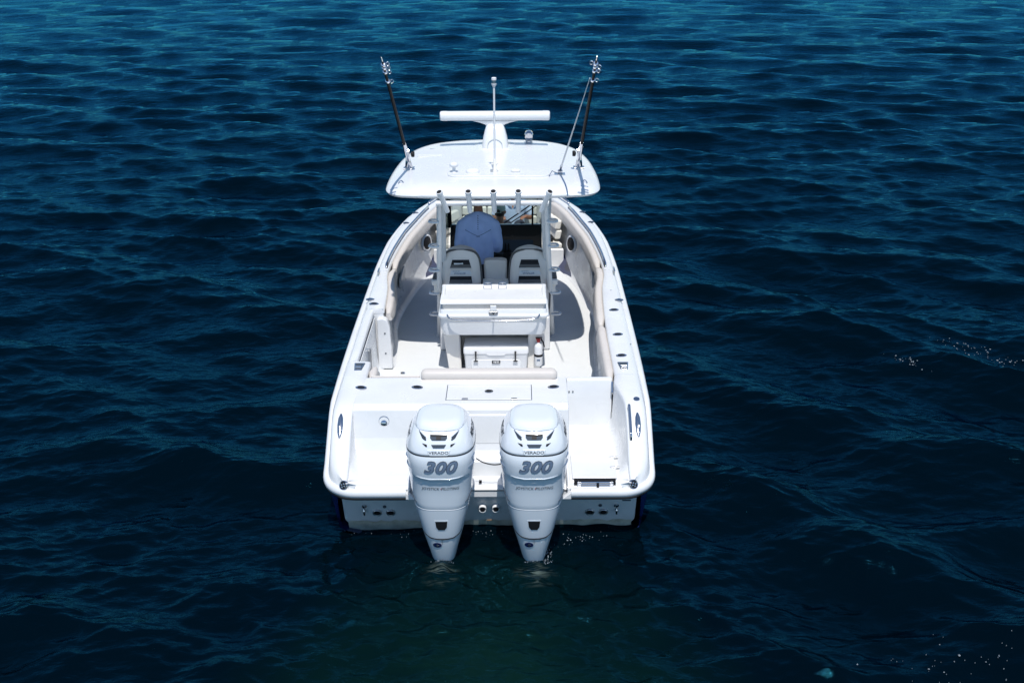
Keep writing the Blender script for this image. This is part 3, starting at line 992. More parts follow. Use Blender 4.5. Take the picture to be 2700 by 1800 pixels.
# ------------------------------------------------------------------ helm seats
def make_seat():
    # rear shell: curved slab leaning aft
    Yb = lambda z: 4.10 + (z - 1.2) * .26
    half = spl([.82, 1.0, 1.25, 1.45, 1.56, 1.62, 1.655, 1.68, 1.692], [.235, .258, .266, .256, .238, .212, .18, .125, .05])
    rings = []
    zs = [.80, .9, 1.0, 1.1, 1.2, 1.3, 1.4, 1.5, 1.56, 1.60, 1.63, 1.655, 1.672, 1.684, 1.691]
    for z in zs:
        wv = half(z)
        yb = Yb(z)
        ring = []
        for k in range(24):
            a = 2 * math.pi * k / 24
            px = math.copysign(abs(math.cos(a)) ** .55, math.cos(a)) * wv
            py = math.copysign(abs(math.sin(a)) ** .55, math.sin(a)) * .055
            ring.append((px, yb + .05 + py + .10 * (abs(px) / .26) ** 3, z))
        rings.append(ring)
    sh = G().loft(rings).build('helm_seat', 'shell', boat, smooth=60)
    # forward cushion and seat squab
    rings = []
    for z in zs[3:]:
        wv = half(z) - .012
        rings.append([(math.copysign(abs(math.cos(a)) ** .6, math.cos(a)) * wv, Yb(z) + .16 + .07 * math.sin(a), z) for a in [2 * math.pi * k / 20 for k in range(20)]])
    G().loft(rings).build('backrest_cushion', 'vinyl', sh, smooth=60)
    G().prism(rrect(-.24, .24, 4.22, 4.62, .06), 'z', 1.0, 1.13).build('seat_cushion', 'vinyl', sh, bevel=.03, seg=3)
    G().box(-.22, .22, 4.12, 4.6, .75, 1.0).build('seat_base', 'shell', sh, bevel=.02)
    # raised edge band
    band = []
    for z in zs[1:-1]:
        band.append((half(z) - .008, Yb(z) + .01 + .10 * (half(z) / .26) ** 3, z))
    G().tube(band + [(-p[0], p[1], p[2]) for p in band[::-1]], .016, n=8).build('shell_piping', 'shelldark', sh, smooth=60)
    # two open pockets with ledges
    for z0, z1, w0, w1 in ((1.475, 1.575, .135, .105), (1.29, 1.375, .145, .135)):
        zm = (z0 + z1) / 2
        fr_ = [(-w0 - .012, z0 - .012), (w0 + .012, z0 - .012), (w1 + .012, z1 + .010), (-w1 - .012, z1 + .010)]
        ho = [(-w0, z0), (w0, z0), (w1, z1), (-w1, z1)]
        G().loft([[(x, Yb(z) + .012, z) for x, z in fr_], [(x, Yb(z) - .012, z) for x, z in fr_]]).build('pocket_frame', 'shell', sh, bevel=.006)
        pk = G().loft([[(x, Yb(z) + .0, z) for x, z in ho], [(x, Yb(z) - .0135, z) for x, z in ho]]).build('pocket', 'black', sh)
        lo = [(-w0 + .004, z0 + .001), (w0 - .004, z0 + .001), (w0 - .016, z0 + .042), (-w0 + .016, z0 + .042)]
        G().loft([[(x, Yb(z) - .008, z) for x, z in lo], [(x, Yb(z) - .0155, z) for x, z in lo]]).build('pocket_flap', 'shelldark', sh)
        G().box(-w0 - .01, w0 + .01, Yb(z0) - .03, Yb(z0), z0 - .026, z0 - .012).build('pocket_ledge', 'shell', sh, bevel=.005)
    # name plate
    z0, z1 = 1.395, 1.445
    pp = [(-.13, z0), (.145, z0), (.12, z1), (-.125, z1)]
    G().loft([[(x, Yb(z) + .0, z) for x, z in pp], [(x, Yb(z) - .014, z) for x, z in pp]]).build('name_plate', 'powder', sh)
    vs, fs = text2d('WHALER', .032, shear=.25, bold=.0007, sx=1.15)
    G().add([(a - .015, Yb(1.408 + b) - .0165, 1.408 + b) for a, b in vs], fs).build('lettering', 'decal', sh, smooth=0, clean=False)
    vs, fs = text2d('BOSTON', .018, shear=.25, sx=1.3)
    G().add([(a - .055, Yb(1.435 + b) - .0165, 1.434 + b) for a, b in vs], fs).build('lettering', 'decal', sh, smooth=0, clean=False)
    G().box(-.02, .10, Yb(1.435) - .0168, Yb(1.435) - .014, 1.433, 1.437).build('plate_stripe', 'white', sh)
    # lower tackle drawer pull
    G().tube([(-.12, Yb(1.26) - .03, 1.262), (.13, Yb(1.26) - .03, 1.262)], .010, n=8).build('towel_bar', 'powder', sh, smooth=60)
    return sh


def copy_part(o, dx):
    c = o.copy()
    COL.objects.link(c)
    c.parent = boat
    c.location = o.location + Vector((dx, 0, 0))
    for ch in [k for k in o.children]:
        d = ch.copy()
        COL.objects.link(d)
        d.parent = c
    return c


seat = make_seat()
seat.location = (-.425, 0, 0)
tag(seat, 'port helm seat with grey shell, pliers in its upper pocket')
seat2 = copy_part(seat, .865)
tag(seat2, 'starboard helm seat with grey shell')
# arm rests
for s in (-1, 1):
    o = G().prism([(s * .70, 4.2), (s * .79, 4.2), (s * .785, 4.52), (s * .72, 4.55)], 'z', 1.28, 1.345).build('arm_rest', 'shelldark', boat, bevel=.02, seg=3)
    G().box(*sorted((s * .69, s * .795)), 4.14, 4.2, 1.25, 1.32).build('arm_rest_cap', 'cream', o, bevel=.012)
    G().box(*sorted((s * .72, s * .77)), 4.17, 4.24, 1.12, 1.26).build('arm_rest_strut', 'cream', o, bevel=.008)
# middle back rest and the cabinet below it
G().loft([[(x, y, z) for x, y in rrect(-w + .01, w + .01, 4.28, 4.42 - d, .04, 4)] for z, w, d in ((1.28, .135, 0), (1.30, .145, 0), (1.50, .148, 0), (1.525, .14, .0), (1.54, .11, .02))]).build('middle_backrest', 'vinyl', boat, smooth=60)
o = G().box(-.15, .175, 4.02, 4.30, .85, 1.295).build('middle_cabinet', 'cream', boat, bevel=.015)
G().prism(rrect(-.02, .045, 1.15, 1.275, .025), 'y', 4.012, 4.03).build('cabinet_handle', 'powder', o, bevel=.004)
G().box(-.7, .7, 4.05, 4.6, .404, .86).build('seat_pedestal', 'gel', boat, bevel=.03)

# pliers left in the port pocket
pl = bpy.data.objects.new('pliers', None)
COL.objects.link(pl)
pl.location = (-.40, 4.178, 1.50)
pl.rotation_euler = (R(15), R(-15), 0)
tag(pl, 'small steel pliers lying in the upper pocket of the port helm seat', 'pliers')
G().tube([(-.06, -.012, .052), (0, -.016, .038), (.05, -.018, .035)], .007, n=6).build('handle', 'steel', pl)
G().tube([(-.06, -.012, .060), (0, -.016, .044), (.05, -.018, .025)], .007, n=6).build('handle', 'steel', pl)

# ------------------------------------------------------------------ hardtop frame: posts, rungs, rod holders
HB = 2.555          # underside of the hardtop
HZ = 2.70           # roof surface
for s in (-1, 1):
    top = Vector((s * .625, 3.48, HB - .01))
    bot = Vector((s * .745, 4.60, .403))
    o = G().tube([tuple(bot), tuple(bot.lerp(top, .5)), tuple(top)], .034, n=14).build('hardtop_post', 'powder', boat, smooth=60)
    G().tube([(s * .70, 4.72, .403), (s * .645, 4.35, 1.4), (s * .59, 3.72, HB)], .027, n=12).build('inner_post', 'powder', o, smooth=60)
    G().lathe([(.06, 0), (.06, .012), (.045, .02)], (bot.x, bot.y, .403), n=18).build('post_foot', 'powder', o, smooth=50)
    for z in (2.22, 1.86, 1.49, 1.13, .78):
        t = (z - .403) / (top.z - .403)
        p = bot.lerp(top, t)
        pth = cr([(p.x, p.y - .045, z), (p.x + s * .07, p.y - .05, z), (p.x + s * .11, p.y - .03, z), (p.x + s * .122, p.y, z), (p.x + s * .11, p.y + .06, z), (p.x + s * .07, p.y + .075, z), (p.x, p.y + .07, z)], 4)
        G().tube(pth, .0155, n=8).build('step_rung', 'powder', o, smooth=60)
    G().tube([(s * .72, 6.2, 1.2), (s * .74, 6.0, 2.0), (s * .76, 5.85, HB)], .03, n=12).build('front_post', 'powder', boat, smooth=60)
bar = G().tube([(-.66, 3.41, 2.505), (0, 3.405, 2.51), (.66, 3.41, 2.505)], .034, n=14).build('rear_crossbar', 'white', boat, smooth=60)
G().tube([(-.66, 3.46, 2.575), (.66, 3.46, 2.575)], .022, n=10).build('upper_crossbar', 'cream', boat, smooth=60)
for i, (x, lean) in enumerate(((-.565, -.10), (-.268, -.015), (.018, -.01), (.302, .0), (.615, .12))):
    d = Vector((lean, -.16, .32)).normalized()
    c = Vector((x, 3.30, 2.545))
    a = c - d * .15
    q = c + d * .165
    o = G().tube([tuple(a), tuple(a.lerp(q, .25)), tuple(a.lerp(q, .75)), tuple(q - d * .012), tuple(q)], [.027, .030, .032, .040, .039], n=16).build('top_rod_holder', 'white', boat, smooth=60)
    G().lathe([(.030, -.004), (.030, .0012)], tuple(q), axis=tuple(d), n=16).build('bore', 'black', o)
    G().tube([(c.x - lean * .1, 3.41, 2.505), (c.x - lean * .1, 3.32, 2.505)], .02, n=8).build('holder_clamp', 'white', o)

# ------------------------------------------------------------------ hardtop
out = [(0, 3.36), (.6, 3.375), (.93, 3.41), (1.125, 3.46), (1.23, 3.57), (1.28, 3.78), (1.287, 4.2), (1.268, 4.7), (1.22, 5.25), (1.125, 5.72), (.98, 6.02), (.75, 6.22), (.42, 6.35), (0, 6.40)]  # hardtop outline, with its roof fittings, scaled about the camera to this height
oc = cr([(x, y, 0) for x, y in out], 3)
full = [(x, y) for x, y, _ in oc] + [(-x, y) for x, y, _ in oc[-2:0:-1]]
cyh = 4.88


def htring(ins, z):
    return [(x * max(0, 1 - ins / 1.26), cyh + (y - cyh) * max(0, 1 - ins / 1.52), z) for x, y in full]


def crown(ring, h):
    return [(x, y, z + h * (1 - (x / 1.26) ** 2) * max(0, 1 - ((y - cyh) / 1.6) ** 2)) for x, y, z in ring]


rings = [htring(.9, HB), htring(.30, HB), htring(.06, HB - .003), htring(.015, HB + .01), htring(0, HB + .035), htring(.010, HB + .055), htring(.045, HB + .085), htring(.11, HB + .110), htring(.20, HB + .128), htring(.32, HB + .139), crown(htring(.5, HB + .143), .015), crown(htring(.8, HB + .143), .018), crown(htring(1.1, HB + .144), .02), crown(htring(1.22, HB + .144), .02)]
ht = G().loft(rings).build('hardtop', 'gel', boat, smooth=60)
G().prism(rrect(-.85, .85, 4.0, 5.6, .15), 'z', HB - .025, HB - .001).build('headliner', 'cream', ht, bevel=.01)
G().prism([(-.60, 5.55), (-.92, 5.42), (-1.0, 5.08), (-.68, 5.08)], 'z', HZ - .012, HZ + .012).build('access_panel', 'gel', ht, bevel=.004)
G().box(-.86, -.78, 5.47, 5.49, HZ - .005, HZ + .008).build('panel_hinge', 'vent', ht)
G().prism(rrect(-.55, .68, 3.85, 5.30, .12), 'z', HZ - .005, HZ + .026).build('roof_panel', 'gel', ht, bevel=.010, seg=3)
HP = HZ + .026
for s, y in ((-1, 3.72), (1, 3.70)):
    G().tube(cr([(s * 1.06, y, 2.675), (s * 1.09, y + .02, 2.70), (s * 1.12, y, 2.67), (s * 1.10, y - .04, 2.66)], 4), .006, n=6).build('roof_eye', 'chrome', ht)

# open array radar
RY = 5.60
rp = []
for z, wx, wy in ((0, .175, .21), (.03, .172, .20), (.13, .16, .18), (.23, .135, .15), (.29, .115, .12), (.32, .09, .09)):
    rp.append([(x, RY + y, HZ + z) for x, y in rrect(-wx, wx, -wy, wy, min(wx, wy) * .6, 5)])
rad = G().loft(rp).build('radar', 'white', boat, smooth=60)
tag(rad, 'white open array radar on a pedestal above the hardtop')
G().loft([[(x, RY + y, HZ + z) for x, y in rrect(-w_, w_, -.30, .28, .1, 4)] for z, w_ in ((-.01, .29), (.012, .265), (.02, .21))]).build('radar_base', 'gel', rad, smooth=60)
G().loft([[(x, RY + y, HZ + z) for x, y in rrect(-wx, wx, -.05, .05, .045, 4)] for z, wx in ((.285, .10), (.31, .14), (.335, .21), (.362, .32))]).build('radar_neck', 'white', rad, smooth=50)
arr = []
for x, e in ((-.725, .75), (-.715, .95), (-.69, 1), (-.632, 1), (-.63, .97), (-.3, .985), (0, .985), (.3, .985), (.63, .97), (.632, 1), (.69, 1), (.715, .95), (.725, .75)):
    arr.append([(x, RY + .075 * e * math.copysign(abs(math.cos(a)) ** .8, math.cos(a)), HZ + .42 + .062 * e * math.copysign(abs(math.sin(a)) ** .7, math.sin(a))) for a in [2 * math.pi * k / 18 for k in range(18)]])
G().loft(arr).build('radar_array', 'white', rad, smooth=35)
G().tube(cr([(-.095, RY - .20, HZ + .03), (-.085, RY - .192, HZ + .10), (0, RY - .185, HZ + .15), (.085, RY - .192, HZ + .10), (.095, RY - .20, HZ + .03)], 4), .004, n=6).build('pedestal_seam', 'gelgrey', rad)

# spot light
o = G().lathe([(.02, 0), (.05, .02), (.05, .05), (.03, .06)], (.45, 5.85, HZ - .01), n=18).build('spot_light', 'chrome', boat, smooth=50)
G().lathe([(.0, -.06), (.05, -.05), (.062, -.01), (.062, .05), (.05, .06), (.0, .05)], (.45, 5.85, HZ + .105), axis=(0, 1, .15), n=18).build('lamp_head', 'chrome', o, smooth=50)
# all-round light pole
PY, PX = 4.06, .02
o = G().tube([(PX, PY, HP), (PX, PY, 3.76)], [.013, .012], n=10).build('light_pole', 'white', boat, smooth=60)
G().lathe([(.012, 3.74), (.026, 3.765), (.03, 3.775), (.03, 3.785)], (PX, PY, 0), n=16).build('lamp_collar', 'white', o, smooth=50)
G().lathe([(.026, 3.785), (.026, 3.825)], (PX, PY, 0), n=16).build('lamp_lens', 'steel', o, smooth=50)
G().lathe([(.03, 3.825), (.03, 3.85), (.02, 3.856)], (PX, PY, 0), n=16).build('lamp_cap', 'white', o, smooth=50)
G().lathe([(.035, HP), (.035, HP + .015), (.02, HP + .03), (.018, HP + .15), (.012, HP + .16)], (PX, PY, 0), n=12).box(PX - .045, PX + .045, PY - .015, PY + .015, HP + .09, HP + .105).build('pole_base', 'cream', o, smooth=50)
G().box(PX - .055, PX - .02, PY - .03, PY + .01, HP + .001, HP + .03).build('pole_hinge', 'steel', o)
# domes
G().lathe([(.03, 0), (.02, .01), (.02, .06), (.045, .07), (.055, .085), (.05, .105), (.03, .12), (.0, .125)], (-.475, 4.05, HP), n=20).build('antenna_mushroom', 'white', boat, smooth=50)
G().lathe([(.085, 0), (.085, .02), (.075, .035), (.04, .045), (0, .048)], (-.25, 4.04, HP), n=26).build('antenna_dome', 'white', boat, smooth=50)
G().prism(rrect(.215, .325, 4.02, 4.12, .02), 'z', HP, HP + .03).build('antenna_puck', 'white', boat, bevel=.01, seg=3)


def outrigger(s):
    base = Vector((s * 1.055, 4.47, HZ - .03))
    tip = Vector((s * 1.14, 2.63, 4.29))
    d = (tip - base).normalized()
    o = G().lathe([(.052, 0), (.05, .02), (.038, .09), (.03, .14), (.02, .15)], tuple(base), n=16, axis=(s * .05, -.3, 1)).build('outrigger', 'chrome', boat, smooth=50)
    tag(o, ('starboard' if s > 0 else 'port') + ' outrigger with folded black telescoping pole')
    G().box(base.x - .07, base.x + .07, base.y - .07, base.y + .05, HZ - .022, HZ - .008).build('mount_plate', 'steel', o, bevel=.004)
    bq = base + Vector((0, -.02, .10))
    L = (tip - bq).length
    d = (tip - bq).normalized()
    G().tube([tuple(bq), tuple(bq + d * .36)], .026, n=10).tube([tuple(bq + d * .14 + Vector((s * -.02, -.02, 0))), tuple(bq + d * .30 + Vector((s * -.03, -.02, 0)))], .014, n=8).tube([tuple(bq + d * .32), tuple(bq + d * .46)], [.027, .022], n=10).build('pole_socket', 'aluminium', o, smooth=60)
    G().lathe([(.012, -.01), (.036, 0), (.036, .03), (.03, .035)], tuple(bq + d * .20 + Vector((-s * .06, -.02, 0))), axis=(-s, 0, 0), n=12).build('clamp_knob', 'black', o, smooth=50)
    G().tube([tuple(bq + d * .44), tuple(bq + d * (L * .80))], [.021, .019], n=12).tube([tuple(bq + d * (L * .79)), tuple(bq + d * (L * .88))], .0165, n=12).tube([tuple(bq + d * (L * .88)), tuple(bq + d * (L * .935))], .014, n=12).tube([tuple(bq + d * (L * .935)), tuple(bq + d * (L * .97))], .011, n=12).build('pole', 'wash', o, smooth=60)
    G().tube([tuple(bq + d * (L * .965)), tuple(tip)], [.011, .004], n=8).build('pole_tip', 'aluminium', o, smooth=60)
    for t in (.80, .88, .915, .94):
        c = bq + d * (L * t)
        G().lathe([(.022, -.015), (.026, -.012), (.026, .012), (.022, .015)], tuple(c), axis=tuple(d), n=12).build('pole_ferrule', 'aluminium', o, smooth=50)
        sd = Vector((1, 0, -.05)) if t != .94 else Vector((-s, 0, .2))
        rg = c + sd * .045
        G().tube([tuple(rg + Vector((.018 * math.cos(a), 0, .018 * math.sin(a)))) for a in [2 * math.pi * k / 12 for k in range(12)]], .0055, n=6, closed=True).tube([tuple(c + sd * .02), tuple(c + sd * .03)], .006, n=6).build('line_ring', 'chrome', o, smooth=60)
    return o


outrigger(-1)
outrigger(1)
# whip antenna
WA = Vector((.81, 4.02, HZ))
o = G().tube([tuple(WA), tuple(WA + Vector((0, -.01, .05)))], .03, n=12).tube([tuple(WA + Vector((0, -.01, .05))), tuple(WA + Vector((.01, -.12, .13)))], .017, n=10).tube([tuple(WA + Vector((-.03, -.03, .02))), tuple(WA + Vector((-.10, -.08, .06))), tuple(WA + Vector((-.14, -.14, .005)))], .005, n=6).box(.74, .87, 3.96, 4.08, HZ - .01, HZ + .008).build('whip_antenna', 'chrome', boat, smooth=50)
wt = Vector((1.03, 2.0, 4.16))
wb = WA + Vector((.01, -.11, .12))
G().tube([tuple(wb), tuple(wt)], [.012, .0045], n=8).build('whip', 'powder', o, smooth=60)

# ------------------------------------------------------------------ helm console and windscreen
cs = G().prism([(5.45, .404), (5.38, 1.0), (5.32, 1.30), (5.42, 1.52), (5.55, 1.645), (5.60, 1.648), (6.1, 1.48), (6.42, 1.25), (6.5, .95), (6.55, .404)], 'x', -.62, .62).build('helm_console', 'blackgloss', boat, bevel=.02)
tag(cs, 'dark helm console behind the windscreen')
for x0, x1 in ((-.50, -.10), (-.06, .20), (.24, .54)):
    G().loft([[(x, 5.422 + (z - 1.52) * 1.04 - d, z + d * .6) for x, z in rrect(x0, x1, 1.53, 1.625, .01, 3)] for d in (0, .012)]).build('display_screen', 'blackgloss', cs)
G().loft([[(x, 5.32 + (z - 1.30) * .45 - d, z) for x, z in rrect(.05, .5, 1.33, 1.48, .02, 3)] for d in (0, .01)]).build('switch_panel', 'vent', cs)
wh = G().tube([(-.30 + .19 * math.cos(a), 5.22 - .06 * math.sin(a), 1.30 + .18 * math.sin(a)) for a in [2 * math.pi * k / 24 for k in range(24)]], .016, n=8, closed=True)
for a in (90, 210, 330):
    wh.tube([(-.30, 5.26, 1.30), (-.30 + .19 * math.cos(R(a)), 5.22 - .06 * math.sin(R(a)), 1.30 + .18 * math.sin(R(a)))], .010, n=6)
wh.tube([(-.30, 5.25, 1.30), (-.30, 5.36, 1.27)], .03, n=10).build('steering_wheel', 'black', cs, smooth=60)
o = G().box(.10, .2, 5.22, 5.33, 1.30, 1.36).tube([(.13, 5.26, 1.35), (.13, 5.23, 1.48)], .012, n=8).tube([(.17, 5.26, 1.35), (.17, 5.23, 1.48)], .012, n=8).build('throttle', 'black', cs, bevel=.004)
# console mullions and glass
ws = []
for x in (-.63, -.4, 0, .4, .63):
    ws.append([(x, 6.05 - .25 * (x / .63) ** 2, 1.50), (x, 5.95 - .25 * (x / .63) ** 2, 2.05), (x, 5.80 - .22 * (x / .63) ** 2, HB - .002)])
gl_ = G().grid(ws).build('windscreen', 'glass', boat, smooth=60)
for s in (-1, 1):
    G().grid([[(s * .645, 5.80, 1.55), (s * .655, 5.60, HB - .002)], [(s * .655, 4.85, 1.10), (s * .655, 4.75, HB - .002)]]).build('side_glass', 'sideglass', boat)
    G().tube([(s * .64, 5.80, 1.55), (s * .65, 5.70, 2.05), (s * .65, 5.58, HB - .002)], .028, n=8).build('windscreen_post', 'black', gl_, smooth=60)
wp = G().tube([(.12, 5.99, 1.56), (.50, 5.86, 1.86)], .010, n=6).tube([(.20, 5.97, 1.56), (.56, 5.84, 1.84)], .008, n=6).tube([(.50, 5.84, 1.86), (.50, 5.92, 1.56)], .013, n=6).tube([(.46, 5.83, 1.87), (.60, 5.80, 1.89)], .014, n=6).build('wiper', 'black', gl_)
# gear clipped under the roof's after edge
rd = G().tube([(-.58, 3.55, 2.522), (.58, 3.53, 2.525)], [.011, .006], n=8).build('roof_gear_bar', 'black', boat)
for x in (-.38, .02):
    G().box(x, x + .17, 3.52, 3.56, 2.505, 2.54).build('bar_clip', 'white', rd, bevel=.006)

# ------------------------------------------------------------------ bow lounge
for s in (-1, 1):
    pts = [(s * (bi_s(y) - .10), y) for y in (7.5, 7.75, 8.0, 8.2)] + [(s * .44, 8.2), (s * .52, 7.8), (s * .62, 7.5)]
    G().prism(pts, 'z', .404, .72).build('bow_seat_base', 'gel', boat, bevel=.02)
for s in (-1, 1):
    for y0, y1 in ((7.52, 7.85), (7.87, 8.18)):
        pts = [(s * (bi_s(y0) - .12), y0), (s * (bi_s(y1) - .12), y1), (s * (.62 - .25 * (y1 - 7.5)), y1), (s * (.62 - .25 * (y0 - 7.5)), y0)]
        G().prism(pts, 'z', .722, .80).build('bow_seat_cushion', 'creamvinyl', boat, bevel=.025, seg=3)
    for y0, y1 in ((7.6, 7.95), (7.97, 8.3)):
        for k in range(2):
            z0 = .84 + k * .155
            a, b_ = bi_s(y0) - .13, bi_s(y1) - .13
            G().loft([[(s * (a - d), y0 + .0, z0), (s * (b_ - d), y1, z0), (s * (b_ - d + .03), y1, z0 + .145), (s * (a - d + .03), y0, z0 + .145)] for d in (0, .09)]).build('bow_backrest', 'creamvinyl', boat, bevel=.025, seg=3)
fw = G().box(-.46, .46, 8.2, 8.72, .404, .80).build('anchor_locker', 'gel', boat, bevel=.02)
for r_ in range(3):
    for c_ in range(6):
        x0 = -.60 + c_ * .202
        G().box(x0, x0 + .194, 8.60 + .02 * r_, 8.66 + .03 * r_, .80 + r_ * .152, .945 + r_ * .152).build('bow_bolster', 'creamvinyl', boat, bevel=.03, seg=3)
G().prism([(-.55, .86), (.55, .86), (.55, 1.28), (-.55, 1.28)], 'y', 6.52, 6.60).build('console_seat_back', 'creamvinyl', boat, bevel=.03, seg=3)
G().box(-.5, .5, 6.56, 7.0, .404, .80).build('console_seat', 'creamvinyl', boat, bevel=.03, seg=3)
G().box(.70, .84, 7.6, 7.8, .802, .87).build('speaker_box', 'black', boat, bevel=.01)
# ------------------------------------------------------------------ twin outboard motors
ER = [(1.446, .06, -.27, -.05), (1.445, .13, -.34, .0), (1.440, .172, -.385, .04), (1.426, .200, -.412, .08), (1.404, .222, -.430, .12), (1.386, .234, -.440, .15), (1.379, .234, -.434, .155), (1.369, .244, -.446, .17),
      (1.325, .272, -.492, .225), (1.258, .300, -.530, .25), (1.205, .318, -.545, .265), (1.19, .320, -.548, .268), (1.183, .316, -.544, .265),
      (1.175, .316, -.545, .265), (1.168, .321, -.551, .268), (1.062, .318, -.553, .266), (.965, .310, -.545, .262), (.948, .308, -.540, .26), (.925, .306, -.525, .255), (.90, .303, -.516, .25),
      (.739, .291, -.502, .22), (.65, .276, -.494, .195), (.607, .266, -.490, .182), (.600, .263, -.487, .180), (.592, .262, -.486, .178), (.50, .245, -.476, .15),
      (.41, .224, -.462, .12), (.30, .198, -.442, .10), (.18, .166, -.412, .08), (.09, .142, -.386, .07), (0, .122, -.355, .06), (-.15, .085, -.30, .055), (-.35, .06, -.23, .05), (-.55, .05, -.24, .06), (-.62, .03, -.2, .02)]
EN = 3.1
_z = np.array([e[0] for e in ER])[::-1]
_w = np.array([e[1] for e in ER])[::-1]
_b = np.array([e[2] for e in ER])[::-1]
_f = np.array([e[3] for e in ER])[::-1]


def eng_y(x, z):
    wv, yb, yf = np.interp(z, _z, _w), np.interp(z, _z, _b), np.interp(z, _z, _f)
    t = min(abs(x) / wv, .999)
    return (yb + yf) / 2 - (yf - yb) / 2 * (1 - t**EN) ** (1 / EN)


def ring_at(z, wv, yb, yf, grow=0.0, n=44):
    r = []
    for k in range(n):
        a = 2 * math.pi * (k + .5) / n
        c, s = math.cos(a), math.sin(a)
        r.append(((wv + grow) * math.copysign(abs(c) ** (2 / EN), c), (yb + yf) / 2 + ((yf - yb) / 2 + grow) * math.copysign(abs(s) ** (2 / EN), s), z))
    return r


def decal(poly, d=.004, closed=True):
    # polygon in (x, z) laid on the cowl's aft face
    P_ = []
    m = len(poly)
    for i in range(m):
        a, b = poly[i], poly[(i + 1) % m]
        for k in range(4):
            P_.append((lerp(a[0], b[0], k / 4), lerp(a[1], b[1], k / 4)))
    cx_, cz_ = sum(p[0] for p in P_) / len(P_), sum(p[1] for p in P_) / len(P_)
    rings = [[(lerp(cx_, x, s), eng_y(lerp(cx_, x, s), lerp(cz_, z, s)) - d, lerp(cz_, z, s)) for x, z in P_] for s in (.02, .35, .7, 1.0)]
    rings.append([(x, eng_y(x, z) + .004, z) for x, z in P_])
    return G().loft(rings, True, False)


def mirror(poly):
    return [(-x, z) for x, z in poly]


